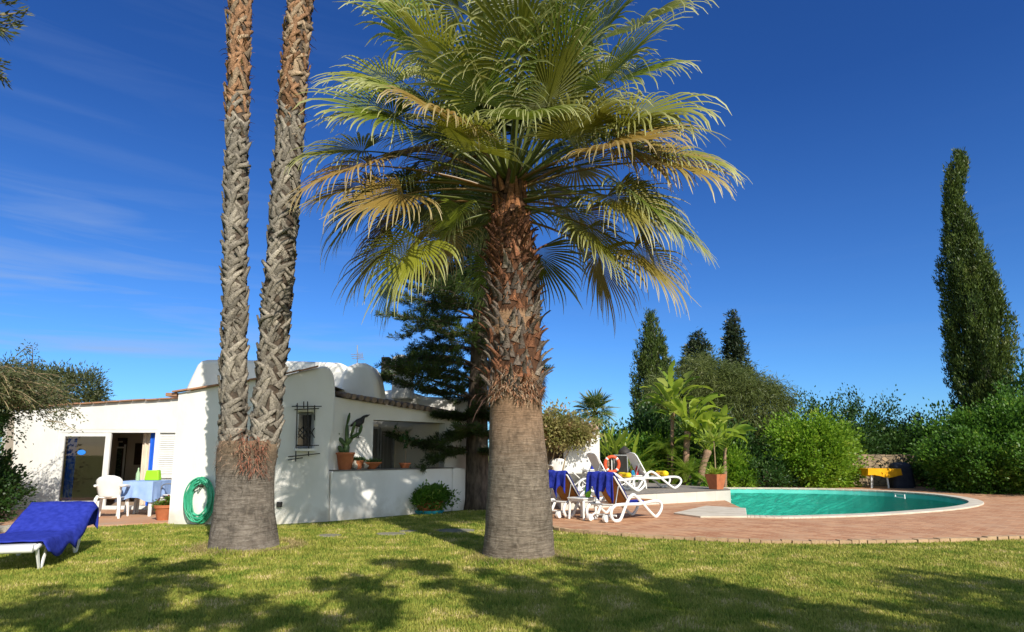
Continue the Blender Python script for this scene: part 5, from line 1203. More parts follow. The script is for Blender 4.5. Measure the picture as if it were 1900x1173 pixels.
for a in (-.3, .3): mb = MB(); mb.tube([(a, -.25, 0), (a, -.25, .12)], .02, n=8); obj('leg', mb, METALG, e)
def stonewallmat():
    m = bpy.data.materials.new('rubble_stone'); m.use_nodes = True; t = m.node_tree; b = t.nodes['Principled BSDF']; b.inputs['Roughness'].default_value = .9
    tcn = t.nodes.new('ShaderNodeTexCoord'); v = t.nodes.new('ShaderNodeTexVoronoi'); v.inputs['Scale'].default_value = 4; v2 = t.nodes.new('ShaderNodeTexVoronoi'); v2.feature = 'DISTANCE_TO_EDGE'; v2.inputs['Scale'].default_value = 4
    mpn = t.nodes.new('ShaderNodeMapping'); mpn.inputs['Scale'].default_value = (1, 1, 1.5); t.links.new(tcn.outputs['Object'], mpn.inputs[0]); t.links.new(mpn.outputs[0], v.inputs['Vector']); t.links.new(mpn.outputs[0], v2.inputs['Vector'])
    mx_ = t.nodes.new('ShaderNodeMix'); mx_.data_type = 'RGBA'; s = t.nodes.new('ShaderNodeSeparateColor'); t.links.new(v.outputs['Color'], s.inputs[0]); t.links.new(s.outputs[0], mx_.inputs[0]); mx_.inputs[6].default_value = (.42, .30, .17, 1); mx_.inputs[7].default_value = (.22, .17, .11, 1)
    r = t.nodes.new('ShaderNodeMapRange'); r.inputs['From Max'].default_value = .06; t.links.new(v2.outputs['Distance'], r.inputs[0])
    m2 = t.nodes.new('ShaderNodeMix'); m2.data_type = 'RGBA'; t.links.new(r.outputs[0], m2.inputs[0]); m2.inputs[6].default_value = (.10, .08, .06, 1); t.links.new(mx_.outputs[2], m2.inputs[7]); t.links.new(m2.outputs[2], b.inputs['Base Color'])
    bn = t.nodes.new('ShaderNodeBump'); bn.inputs['Strength'].default_value = 1; bn.inputs['Distance'].default_value = .05; t.links.new(r.outputs[0], bn.inputs['Height']); t.links.new(bn.outputs[0], b.inputs['Normal']); return m
a = dp(1560, 850, 26.2); b = dp(1780, 850, 26.2); zz = dp(1650, 843, 26.2).z
e = empty('stone_wall', ((a.x + b.x) / 2, 26.2, 0), 'low ochre rubble stone wall under the dark hedge behind the yellow table', 'wall')
mb = MB(); n = 24; V = []
for i in range(n + 1):
    x = a.x + (b.x - a.x) * i / n; z = zz + .03 * rng.normal()
    V += [(x, 26.0 + .03 * rng.normal(), -.05), (x, 26.05 + .03 * rng.normal(), z), (x, 26.45, z), (x, 26.5, -.05)]
mb.add(V, [(4 * i + j, 4 * i + j + 1, 4 * i + 5 + j, 4 * i + 4 + j) for i in range(n) for j in range(3)] + [(0, 1, 2, 3), (4 * n, 4 * n + 1, 4 * n + 2, 4 * n + 3)]); obj('wall', mb, stonewallmat(), e, world=True, smooth=False)
# pool skimmer: pale square frame set in the far pool side
sk_, sk2 = gp(1664, 914.5), gp(1688, 917)
e = empty('pool_skimmer', (sk_.x, sk_.y, -.15), 'small pale square skimmer frame in the far side of the pool', 'skimmer')
tv = (sk2 - sk_).normalized(); mb = MB(); ang = math.atan2(tv.y, tv.x); off = Vector((tv.y, -tv.x, 0)) * .07
for s, z, w, hh in ((0, .065, .05, .15), (.50, .065, .05, .15), (.25, .124, .45, .03), (.25, .018, .45, .03)):
    c = tv * s + off + Vector((0, 0, z)); mb.box(c, (w, .03, hh), rz=ang)
obj('frame', mb, METALW, e, smooth=False)

# ------------------------------------------------------------------ left terrace
def chair_at(u, v, rz, lab): c = gp(u, v, .03); return plastic_chair(lab, (c.x, c.y, .032), rz)
chair_at(203, 960, R(16), 'white plastic armchair seen from behind at the blue clothed terrace table')
c = gp(247, 958, .03); e = empty('terrace_table', (c.x, c.y + .35, .032), 'white table with a light blue cloth by the sliding door', 'table')
mb = MB(); mb.box((0, 0, .71), (.76, .76, .03)); obj('table_top', mb, PLASTIC, e)
for a in (-1, 1):
    for b in (-1, 1): mb = MB(); mb.tube([(a * .32, b * .32, .7), (a * .34, b * .34, 0)], [.045, .035], n=8); obj('leg', mb, PLASTIC, e)
mb = MB(); n = 96; V = []; lev = 7
for i in range(lev):
    t = i / (lev - 1)
    for k in range(n):
        th = 2 * PI * k / n; s1_, s2_ = math.cos(th), math.sin(th); m_ = max(abs(s1_), abs(s2_)); fo = 1 + t * (.05 + .035 * math.sin(k / n * 2 * PI * 11) + .02 * math.sin(k / n * 2 * PI * 19))
        V.append((s1_ / m_ * .39 * fo, s2_ / m_ * .39 * fo, .733 - (.34 + .10 * (abs(s1_ * s2_) * 2) ** 3) * t))
mb.add(V, [(i * n + k, i * n + (k + 1) % n, (i + 1) * n + (k + 1) % n, (i + 1) * n + k) for i in range(lev - 1) for k in range(n)] + [tuple(range(n))])
o = obj('blue_tablecloth', mb, LBLUE, smooth=50); tb_ = e.location.copy(); o.location = (tb_.x, tb_.y, .036); tag(o, 'light blue cloth hanging over the terrace table', 'tablecloth')
ztp = .036 + .735
mb = MB(); mb.lathe([(.04, 0), (.042, .02), (.042, .15), (.016, .22), (.015, .27), (.003, .28)], n=16); o = obj('water_bottle', mb, mat('green_tint_bottle', (.35, .5, .3), (.4, .55, .35), rough=.15, spec=.6)); o.location = (tb_.x - .18, tb_.y, ztp); tag(o, 'pale green water bottle on the blue terrace table', 'bottle')
mb = MB(); mb.box((0, 0, .11), (.32, .14, .22), taper=.85); o = obj('lime_bag', mb, LIME, bevel=.02); o.location = (tb_.x + .10, tb_.y + .1, ztp); tag(o, 'bright lime green bag standing on the blue terrace table', 'bag')
c = gp(292, 962, .03); e = empty('metal_armchair', (c.x - .05, c.y + .9, .032), 'grey tubular metal armchair with curved arms between the blue table and the shutter', 'chair', rz=R(75))
for sx_ in (-1, 1):
    mb = MB(); mb.tube(arcpts([(sx_ * .26, .28, 0), (sx_ * .27, .27, .35), (sx_ * .28, .24, .60), (sx_ * .28, .12, .67), (sx_ * .28, -.15, .68), (sx_ * .27, -.28, .78)], 4), .015, n=7); obj('armrest', mb, METALG, e, smooth=True)
    mb = MB(); mb.tube([(sx_ * .24, -.30, 0), (sx_ * .24, -.2, .42), (sx_ * .23, -.30, .92)], .015, n=7); obj('leg', mb, METALG, e)
for p, q_ in (((-.24, .22, .42), (.24, .22, .42)), ((-.23, -.30, .92), (.23, -.30, .92))): mb = MB(); mb.tube([p, q_], .015, n=7); obj('crossbar', mb, METALG, e)
mb = MB(); mb.box((0, 0, .43), (.48, .44, .02)); obj('seat', mb, PLASTIC, e); mb = MB(); mb.box((0, -.27, .70), (.44, .012, .38), M=Matrix.Rotation(R(12), 3, 'X')); obj('backrest', mb, PLASTIC, e)
# second white chair on the far side of the table
chair_at(262, 950, R(140), 'white plastic chair on the door side of the blue terrace table, mostly hidden')
c = gp(293, 969); e = empty('geranium_pot', (c.x, c.y + .2, .03), 'terracotta pot with a sparse geranium against the villa corner', 'plant')
mb = MB(); pot(mb, .125, .185, .30, .04); obj('pot', mb, TERRA, e); mb = MB(); mb.lathe([(.165, .26), (.166, .27)], n=20); obj('soil', mb, SOIL, e)
v = catv(crown([((.08, .02, .36), (.13, .12, .09))], 30, 14, .045, .022, .05), crown([((-.08, -.05, .30), (.10, .10, .04))], 14, 10, .04, .02, .05)); npobj('leaves', v[0], v[1], LF['gera'], e)
mb = MB()
for k in range(5): a_ = k * 1.3; mb.tube([(.03 * math.cos(a_), .03 * math.sin(a_), .25), (.10 * math.cos(a_), .08 * math.sin(a_), .36)], .006, n=5)
obj('stem', mb, TWIG, e)
# white kerb stones at the terrace edge
mb = MB()
for k, (u, v_) in enumerate(((-30, 993), (0, 990), (22, 988), (44, 986), (64, 985))):
    c = gp(u, v_); mb = MB(); mb.lathe([(.12, 0), (.15, .04), (.14, .10), (.08, .135)], n=10, sx=1.2, sy=.8); mb.v = [(p[0] * (1 + .08 * rng.normal()), p[1] * (1 + .08 * rng.normal()), p[2]) for p in mb.v]
    o = obj('edging_stone', mb, STONE); o.location = (c.x, c.y, 0); tag(o, 'pale edging stone behind the left lounger, %s' % ('beyond the left side', 'at the border', 'second from the border', 'third from the border', 'rightmost')[k], 'stone', 'edging stones at the terrace')
# left lounger, of angled white legs, foot end towards the camera
rp0, rp1 = gp(75, 1055), gp(150, 1022); ax = (rp1 - rp0).xy.normalized(); azl = math.atan2(ax.y, ax.x)
e = empty('sun_lounger', (rp0.x, rp0.y, 0), 'white lounger on the lawn at the left with a blue towel over its raised back', 'sun lounger', rz=azl)   # local x runs to the head, +y to the left
Wl = .66; hz = .29
def lb(s, y, off=0): a_ = R(24); return (.82 + math.cos(a_) * s - math.sin(a_) * off, y, hz + math.sin(a_) * s + math.cos(a_) * off)
for y in (0, Wl):
    mb = MB(); mb.tube([(-.25, y, hz - .02), (-.1, y, hz), (.4, y, hz), (1.0, y, hz - .02), (1.35, y, hz)], .030, n=8, flat=.8); obj('side_rail', mb, PLASTIC, e, smooth=True)
    for x, dx in ((-.02, .18), (-.02, -.14), (1.2, .14), (1.2, -.18)):
        mb = MB(); mb.tube([(x + (.16 if dx > 0 else -.16) * (1 if x < 1 else 1), y, hz - .02), (x + dx * .15, y, 0)], [.03, .022], n=6, flat=.7); obj('leg', mb, PLASTIC, e)
mb = MB(); mb.box((.28, Wl / 2, hz + .01), (1.1, Wl - .05, .035)); mb.tube([(-.28, 0, hz - .02), (-.30, Wl / 2, hz - .015), (-.28, Wl, hz - .02)], .045, n=10); obj('seat', mb, PLASTIC, e, bevel=.01)
mb = MB(); mb.add([lb(0, .03), lb(0, Wl - .03), lb(.86, Wl - .03), lb(.86, .03), lb(0, .03, -.03), lb(0, Wl - .03, -.03), lb(.86, Wl - .03, -.03), lb(.86, .03, -.03)], [(0, 1, 2, 3), (7, 6, 5, 4), (0, 4, 5, 1), (1, 5, 6, 2), (2, 6, 7, 3), (3, 7, 4, 0)]); obj('backrest', mb, PLASTIC, e)
for y in (.05, Wl - .05): mb = MB(); mb.tube([lb(.6, y, -.03), (1.35, y, hz - .03)], .014, n=6); obj('brace', mb, METALG, e)
V = []; ny = 40; path = [('s', x) for x in np.linspace(-.16, .80, 12)] + [('b', s) for s in np.linspace(.04, .88, 12)] + [('h', t) for t in np.linspace(.1, 1, 8)]
for kind, t in path:
    for j in range(ny):
        w = j / (ny - 1); y = -.11 + (Wl + .17) * w; rp = .008 * math.sin(t * 15 + w * 6) * math.sin(w * 11 + t * 4)
        edge_ = max(0, (.08 - w) / .08); 
        if kind == 's': p = Vector((t, y, hz + .055 + rp - .18 * edge_ * (1 + .3 * math.sin(t * 9))))
        elif kind == 'b': p = Vector(lb(t, y, .028 + rp)) - Vector((0, 0, edge_ * (.10 + .05 * math.sin(t * 7))))
        else:
            tp_ = Vector(lb(.90, y, .02)); p = tp_ + Vector((.05 * math.sin(t * 2) + .03 * math.sin(w * 14) * t, 0, -(.30 + .07 * math.sin(w * 6)) * t - edge_ * .10))
        V.append(p)
mb = MB(); m = len(path); mb.add(V, [(i * ny + j, i * ny + j + 1, (i + 1) * ny + j + 1, (i + 1) * ny + j) for i in range(m - 1) for j in range(ny - 1)])
o = obj('blue_towel', mb, TOWEL, smooth=True); k = o.modifiers.new('t', 'SOLIDIFY'); k.thickness = .012; o.location = e.location; o.rotation_euler = (0, 0, azl); tag(o, 'blue towel spread over the lounger on the lawn at the left', 'towel', 'blue towels')
# another lounger beyond with a patterned towel
f_ = gp(60, 990); e2_ = copy_tree(e, loc=(f_.x - .55, f_.y - 1.0, .0), rz=azl + .05, label='white lounger behind the blue towelled one, mostly hidden, with a patterned pink towel')
mb = MB(); V = []
for i in range(10):
    for j in range(12): y = .0 + Wl * j / 11; V.append(Vector(lb(.1 + .82 * i / 9, y, .03 + .006 * math.sin(i + j * .8))))
for i in range(1, 5):
    for j in range(12): y = .0 + Wl * j / 11; V.append(Vector(lb(.92, y, .03)) + Vector((.03, 0, -.07 * i)))
mb.add(V, [(i * 12 + j, i * 12 + j + 1, (i + 1) * 12 + j + 1, (i + 1) * 12 + j) for i in range(13) for j in range(11)])
o = obj('patterned_towel', mb, TOWEL2, smooth=True); o.location = e2_.location; o.rotation_euler = e2_.rotation_euler; tag(o, 'pink and purple patterned towel on the hidden lounger at the left', 'towel')
# ------------------------------------------------------------------ trees and shrubs
def bush(name, label, cat, u0, u1, vt, Y, lf, ncl, per, Lf, Wf, sp, z0=.0, depth=None, group=None, extra=(), up=.35, lump=.16, sprig=.12, inner=.6, stem=True, curl=.15):
    a, b = dp(u0, 850, Y), dp(u1, 850, Y); zt = dp((u0 + u1) / 2, vt, Y).z; cx = (a.x + b.x) / 2; rx = (b.x - a.x) / 2; ry = depth or rx * .8
    es = [((cx, Y, z0 + (zt - z0) * .48), (rx, ry, (zt - z0) * .54))]
    for (eu0, eu1, evt, evb, dY) in extra:
        p, q = dp(eu0, 850, Y + dY), dp(eu1, 850, Y + dY); z1, z2 = dp((eu0 + eu1) / 2, evb, Y + dY).z, dp((eu0 + eu1) / 2, evt, Y + dY).z
        es.append((((p.x + q.x) / 2, Y + dY, (z1 + z2) / 2), ((q.x - p.x) / 2, (q.x - p.x) / 2 * .8, (z2 - z1) / 2)))
    v = crown(es, ncl, per, Lf, Wf, sp, up=up, lump=lump, sprig=sprig, inner=inner, zmin=z0 + .02, curl=curl)
    e = empty(name, (cx, Y, z0), label, cat, group)
    npobj('leaves', v[0], v[1], LF[lf], e, world=True)
    if stem:
        mb = stems((cx, Y), 9, rx * .7, (zt - z0) * .8, rad=.05, z0=z0); obj('stem', mb, BARK, e, world=True)
    return e
# right-hand hedge bushes
bush('laurel_bush', 'tall dense glossy bush filling the right border beside the pool', 'bush', 1812, 2080, 765, 21.3, 'hedge', 420, 90, .115, .034, .34, depth=2.2, lump=.26, inner=.5)
bush('laurel_bush', 'broad glossy bush left of the tall right border bush, right of the covered barbecue', 'bush', 1738, 1870, 800, 22.3, 'hedge', 360, 88, .115, .034, .32, depth=1.8, extra=((1778, 1860, 770, 840, .4),))
bush('laurel_bush', 'upper leafy bush at the foot of the tall right cypress', 'bush', 1800, 1960, 752, 22.6, 'hedge', 270, 84, .115, .034, .36, depth=1.6)
bush('shrub_tree', 'dark shrubby tree at the right border reaching up beside the cypress', 'tree', 1895, 2030, 690, 23.5, 'dark', 260, 30, .16, .045, .45, depth=1.6)
bush('laurel_bush', 'dark low bush between the right hedge and the stone wall', 'bush', 1722, 1790, 815, 24.8, 'hedge', 160, 30, .14, .04, .30, depth=1.2)
# light round bush behind the pool
bush('round_bush', 'light green rounded bush behind the middle of the pool', 'bush', 1440, 1580, 802, 25.3, 'bush', 300, 60, .125, .04, .38, depth=1.1, extra=((1448, 1555, 788, 860, .1),), lump=.22)
bush('low_hedge', 'low dark clipped shrub left of the light round bush', 'bush', 1368, 1462, 851, 25.2, 'dark', 170, 30, .10, .03, .24, depth=1.0)
# dark hedge line and loose trees beyond the wall
for k, (u0, u1, vt, Y, lab) in enumerate(((1455, 1540, 798, 27.4, 'dark hedge section behind the light round bush'), (1520, 1620, 802, 27.6, 'dark hedge section left above the stone wall'), (1600, 1700, 800, 27.8, 'dark hedge section directly above the yellow table'), (1680, 1790, 795, 27.6, 'dark hedge section above the covered barbecue'), (1380, 1470, 800, 28.6, 'dark hedge section below the fine leaved tree'))):
    bush('hedge', lab, 'hedge', u0, u1, vt, Y, 'dark', 330, 30, .13, .04, .34, depth=1.2, group='dark hedge beyond the pool', sprig=.12, lump=.14)
bush('loose_tree', 'dark loose crowned tree above the light round bush', 'tree', 1470, 1570, 762, 29, 'dark', 150, 60, .12, .036, .34, z0=.9, depth=1.6, sprig=.5, lump=.35, inner=.4)
bush('loose_tree', 'dark loose crowned tree rising above the stone wall', 'tree', 1578, 1662, 757, 28.6, 'dark', 110, 60, .12, .036, .32, z0=1.0, depth=1.4, sprig=.5, lump=.35, inner=.4)
bush('loose_tree', 'small loose tree top left of the tall right cypress', 'tree', 1664, 1712, 787, 28.8, 'dark', 50, 55, .11, .034, .28, z0=1.0, depth=1.0, sprig=.6, lump=.35, inner=.4)
bush('loose_tree', 'olive toned loose bush at the left foot of the tall right cypress', 'tree', 1705, 1800, 786, 26.4, 'hedge', 110, 30, .15, .045, .4, z0=.9, depth=1.0, sprig=.5, lump=.3, inner=.4)
# cypresses: flame-like upright tufts over a slender body
def cypress(label, Y, prof, ncl, lf='cyp', per=26, Lf=.16, Wf=.022, dens=1):
    """prof = [(v, u_left, u_right)] down the tree"""
    zs_ = []; 
    for v, ul, ur in prof: a, b = dp(ul, v, Y), dp(ur, v, Y); zs_.append((a.z, (a.x + b.x) / 2, (b.x - a.x) / 2))
    zs_ = np.array(zs_)[::-1]; base = zs_[0]
    e = empty('cypress', (base[1], Y, 0), label, 'tree')
    zz_ = zs_[:, 0]; w = np.interp(np.linspace(zz_[0], zz_[-1], 200), zz_, zs_[:, 2]); zl_ = np.linspace(zz_[0], zz_[-1], 200)
    p = (w + .12) / (w + .12).sum(); z = rng.choice(zl_, ncl, p=p) + rng.normal(size=ncl) * .06
    cx = np.interp(z, zz_, zs_[:, 1]); rr = np.interp(z, zz_, zs_[:, 2]); th = rng.random(ncl) * 2 * PI
    fl = 1 + .20 * np.sin(th * 5 + z * .9) + .13 * np.sin(th * 9 - z * 2.3) + .10 * rng.normal(size=ncl)
    rad = rr * (.55 + .45 * rng.random(ncl) ** .4) * fl
    cc = np.stack([cx + rad * np.cos(th), Y + rad * np.sin(th), z], 1); u = np.stack([np.cos(th), np.sin(th), np.zeros(ncl)], 1)
    idx = np.repeat(np.arange(ncl), per); n = len(idx); t = rng.random(n)
    ln = (.35 + .35 * rng.random(ncl)); P = cc[idx] + np.stack([rng.normal(size=n) * .055, rng.normal(size=n) * .055, (t - .4) * ln[idx]], 1) + u[idx] * (t * .10)[:, None]
    D = unit(u[idx] * .30 + np.array([0, 0, 1.0]) + rng.normal(size=(n, 3)) * .38); v = cards(P, D, np.full(n, Lf), np.full(n, Wf), .05)
    npobj('crown', v[0], v[1], LF[lf], e, world=True)
    mb = MB(); mb.tube([(base[1], Y, 0), (base[1], Y, zz_[0]), (zs_[len(zs_) // 2][1], Y, zs_[len(zs_) // 2][0])], [.22, .18, .08], n=8)
    mb.tube([(q[1], Y, q[0]) for q in zs_], [max(.03, q[2] * .55) for q in zs_], n=10); obj('trunk', mb, mat('cypress_wood', (.02, .025, .012), (.035, .04, .02), scale=3), e, world=True)
    return e
cypress('very tall leaning cypress at the right behind the hedge', 26, [(292, 1778, 1781), (312, 1768, 1788), (345, 1762, 1780), (385, 1759, 1780), (430, 1761, 1802), (500, 1763, 1824), (560, 1766, 1842), (640, 1772, 1858), (700, 1779, 1862), (760, 1790, 1862), (810, 1804, 1855)], 2500)
cypress('slender dark cypress behind the paddle leaf plants', 33, [(580, 1204, 1208), (610, 1198, 1218), (645, 1190, 1232), (680, 1184, 1238), (730, 1180, 1244), (780, 1180, 1250), (840, 1185, 1250)], 1000)
# two narrow conifers far behind
def conifer(label, Y, u, vt, vb, hw, tiers, lean=0):
    t_, b_ = dp(u, vt, Y), dp(u, vb, Y); H_ = t_.z; W_ = hw * Y / 1150; e = empty('conifer', (b_.x, Y, 0), label, 'tree')
    mb = MB(); mb.tube([(b_.x, Y, 0), (b_.x, Y, H_ * .6), (t_.x, Y, H_)], [.22, .14, .02], n=8); Pn = []; Dn = []
    zb = b_.z - 1.5
    for k in range(tiers):
        f = k / (tiers - 1); z = H_ - .3 - (H_ - zb) * f; n = 7
        for j in range(n):
            a = j * 2 * PI / n + k * 1.1 + rng.normal() * .3; l = W_ * (.10 + 1.0 * f ** .85) * (.55 + .6 * rng.random()); m = max(4, int(l * 34))
            tt = rng.random(m) ** .7; px_ = l * tt; P = np.stack([b_.x + px_ * math.cos(a), Y + px_ * math.sin(a), z + .10 * tt * l - .30 * l * tt ** 2 + .10 * rng.normal(size=m)], 1) + rng.normal(size=(m, 3)) * .10 * np.array([1, 1, .5])
            Pn.append(P); Dn.append(np.tile([math.cos(a), math.sin(a), .25], (m, 1)) + rng.normal(size=(m, 3)) * .6)
            mb.tube([(b_.x, Y, z), (b_.x + l * math.cos(a) * .9, Y + l * math.sin(a) * .9, z - .15 * l)], [.03, .01], n=4, cap=False)
    P = np.vstack(Pn); D = unit(np.vstack(Dn)); P = np.repeat(P, 4, 0) + rng.normal(size=(len(P) * 4, 3)) * .09; D = unit(np.repeat(D, 4, 0) + rng.normal(size=(len(D) * 4, 3)) * .4)
    v = cards(P, D, np.full(len(P), .26), np.full(len(P), .04)); npobj('crown', v[0], v[1], LF['conifer'], e, world=True); obj('trunk', mb, BARK, e, world=True)
conifer('wide dark conifer top behind the fine leaved tree', 40, 1296, 612, 690, 58, 11)
conifer('narrow spiky conifer behind the fine leaved tree', 41, 1364, 575, 690, 36, 15)
# fine leaved drooping tree
def drooptree(name, label, cat, ells, Y, ncl, per, lf, Lf, Wf, sp, trunk=.25, tz=2.5, down=-.7):
    v = crown(ells, ncl, per, Lf, Wf, sp, up=down, lump=.13, sprig=.0, inner=.62, curl=.1)
    c = ells[0][0]; e = empty(name, (c[0], c[1], 0), label, cat); npobj('crown', v[0], v[1], LF[lf], e, world=True)
    mb = MB(); mb.tube([(c[0], c[1], 0), (c[0] + .1, c[1], tz * .5), (c[0], c[1], tz)], [trunk, trunk * .75, trunk * .5], n=9)
    for k in range(7): a = k * .9; mb.tube([(c[0], c[1], tz * .55), (c[0] + 1.0 * math.cos(a), c[1] + 1.0 * math.sin(a), tz * .9), (c[0] + 2.0 * math.cos(a), c[1] + 1.8 * math.sin(a), tz * 1.25)], [trunk * .4, trunk * .25, .03], n=6)
    obj('trunk', mb, BARK, e, world=True); return e
def E(u0, u1, vt, vb, Y, dep=.8):
    a, b = dp(u0, (vt + vb) / 2, Y), dp(u1, (vt + vb) / 2, Y); z1, z2 = dp((u0 + u1) / 2, vb, Y).z, dp((u0 + u1) / 2, vt, Y).z
    return (((a.x + b.x) / 2, Y, (z1 + z2) / 2), ((b.x - a.x) / 2, (b.x - a.x) / 2 * dep, (z2 - z1) / 2))
drooptree('fine_leaved_tree', 'large rounded grey green tree with fine drooping leaves behind the pool', 'tree', [E(1290, 1452, 676, 860, 29.5), E(1240, 1380, 668, 840, 29.8), E(1195, 1300, 700, 850, 29.2), E(1380, 1462, 700, 830, 29.3)], 29, 2400, 34, 'willow', .24, .014, .34)
# background greens around the shed
bush('dark_shrub', 'dark tall shrub right of the pool house behind the loungers', 'bush', 1165, 1250, 775, 27, 'dark', 260, 30, .15, .045, .36, depth=1.0, z0=.0)
bush('dark_shrub', 'dark shrub mass behind the paddle leaf plants', 'bush', 1230, 1400, 790, 26.6, 'dark', 420, 30, .15, .045, .36, depth=.9)
bush('garden_shrub', 'mixed green shrub behind the deck lounger nearest the cycad', 'bush', 1145, 1215, 822, 25.4, 'hedge', 150, 30, .13, .035, .28, depth=.8)
bush('garden_shrub', 'lit mixed shrub between the strap leaved plants and the paddle leaf plants', 'bush', 1178, 1240, 812, 25.6, 'bush', 160, 44, .13, .03, .3, depth=.6)
bush('garden_shrub', 'light green low shrub under the right paddle leaf plant', 'bush', 1318, 1382, 838, 25.4, 'bush', 170, 30, .13, .035, .28, depth=.8)
bush('garden_shrub', 'bright low shrub between the square pot and the low dark hedge', 'bush', 1340, 1392, 872, 25.0, 'bush', 110, 28, .10, .03, .2, depth=.6)
bush('garden_shrub', 'low green plants at the foot of the paddle leaf trunks', 'bush', 1225, 1335, 862, 25.2, 'hedge', 190, 28, .13, .03, .24, depth=.7)
bush('garden_shrub', 'lit green bush seen past the end of the low garden wall', 'bush', 826, 872, 835, 18.5, 'lily', 120, 26, .10, .03, .2, depth=.6)
bush('dark_shrub', 'dark shrub behind the pool house', 'bush', 1095, 1160, 800, 26.5, 'dark', 150, 30, .15, .045, .36, depth=1)
# paddle leaves -----------------------------------------------------
def paddle(base, az, el, bend, Lp, L, Wd, r=.022, V=None, F=None):
    """petiole plus one big leaf blade with a midrib fold and torn edges"""
    g = np.array([math.cos(az), math.sin(az), 0]); up = np.array([0, 0, 1.0]); b = np.array([-math.sin(az), math.cos(az), 0]); e_ = el; p = np.array(base, float)
    o = len(V)
    for i in range(5):
        d = g * math.cos(e_) + up * math.sin(e_); n = np.cross(d, b)
        for th in (0, 2.1, 4.2): V.append(p + (b * math.cos(th) + n * math.sin(th)) * r * (1 - .12 * i))
        if i < 4: p = p + d * Lp / 4; e_ -= bend * .25 / 4
    for i in range(4):
        for j in range(3): F.append((o + 3 * i + j, o + 3 * i + (j + 1) % 3, o + 3 * i + 3 + (j + 1) % 3, o + 3 * i + 3 + j))
    nr = 12; o = len(V); tw = rng.normal() * .5; fold = .25 + .35 * rng.random()
    for i in range(nr + 1):
        t = i / nr; d = g * math.cos(e_) + up * math.sin(e_); b2 = b * math.cos(tw) + np.cross(d, b) * math.sin(tw); n = np.cross(b2, d); n = n if n[2] > 0 else -n
        w = Wd / 2 * (math.sin(PI * min(1, (t * .92 + .05)) ** .8) ** .7 if t < 1 else .02)
        jl, jr = 1 + .10 * rng.normal(), 1 + .10 * rng.normal()
        V += [p - b2 * w * jl + n * fold * w, p, p + b2 * w * jr + n * fold * w]
        p = p + d * L / nr; e_ -= bend * .9 / nr
    for i in range(nr):
        x = o + 3 * i
        if rng.random() > .06: F.append((x, x + 1, x + 4, x + 3))
        if rng.random() > .06: F.append((x + 1, x + 2, x + 5, x + 4))
def paddle_plant(label, Y, u, vb, vt_trunk, lean, leaves, z0=0, tr=.11, Ls=(1.1, 1.5), Ws=.38, Lps=(.5, .9), bends=(40, 55)):
    c = dp(u, vb, Y); t = dp(u + lean, vt_trunk, Y); e = empty('paddle_leaf_plant', (c.x, Y, z0), label, 'plant', 'tropical plants by the deck')
    if t.z > z0 + .4:
        mb = MB(); pts = [(c.x, Y, z0 - .03), (c.x + (t.x - c.x) * .3, Y, z0 + (t.z - z0) * .5), (t.x, Y, t.z)]; mb.tube(arcpts(pts, 6), [tr * (1 + .12 * rng.normal()) for _ in range(13)], n=10); obj('trunk', mb, mat('fibrous_trunk', (.36, .22, .14), (.20, .13, .09), scale=14, rough=.9, bump=.8, stretch=(1, 1, 3)), e, world=True, smooth=True)
    V, F = [], []; hz_ = t.z
    for k in range(leaves):
        a = k * 2.4 + rng.normal() * .3; f = k / leaves; paddle((t.x + .05 * math.cos(a), Y + .05 * math.sin(a), hz_ - .1 * rng.random()), a, R(86 - 40 * f + 6 * rng.normal()), R(bends[0] + bends[1] * f), Lps[0] + (Lps[1] - Lps[0]) * rng.random(), Ls[0] + (Ls[1] - Ls[0]) * rng.random(), Ws * (.8 + .4 * rng.random()), V=V, F=F)
    npobj('leaves', np.array(V), np.array(F), LF['banana'], e, world=True, smooth=True); return e
paddle_plant('tall paddle leaf plant with a pinkish fibrous trunk in the middle of the bed', 24.0, 1272, 893, 800, 4, 24, Ls=(.8, 1.15), Lps=(.4, 1.2), Ws=.29)
paddle_plant('paddle leaf plant with a leaning fibrous trunk behind the square pot', 23.8, 1298, 893, 835, 16, 24, Ls=(.75, 1.05), Lps=(.4, 1.1), Ws=.28, tr=.13)
paddle_plant('tallest paddle leaf plant with its leaves above the others at the left', 24.6, 1248, 893, 765, 0, 20, Ls=(.85, 1.2), Lps=(.5, 1.3), tr=.07, Ws=.3)
paddle_plant('paddle leaf plant spreading to the right over the square pot', 24.4, 1345, 893, 830, 0, 18, Ls=(.7, 1.0), Lps=(.4, 1.0), tr=.07, Ws=.28)
for k, (u, vt, lab) in enumerate(((1128, 850, 'upright strap leaved plant just right of the pool house'), (1148, 855, 'upright strap leaved plant behind the lifebuoy'), (1172, 868, 'low strap leaved plant behind the deck lounger backrests'))):
    paddle_plant(lab, 24.0 - .2 * k, u, 893, vt, 0, 12, Ls=(.9, 1.3), Ws=.15, Lps=(.2, .4), tr=.05, bends=(10, 30))
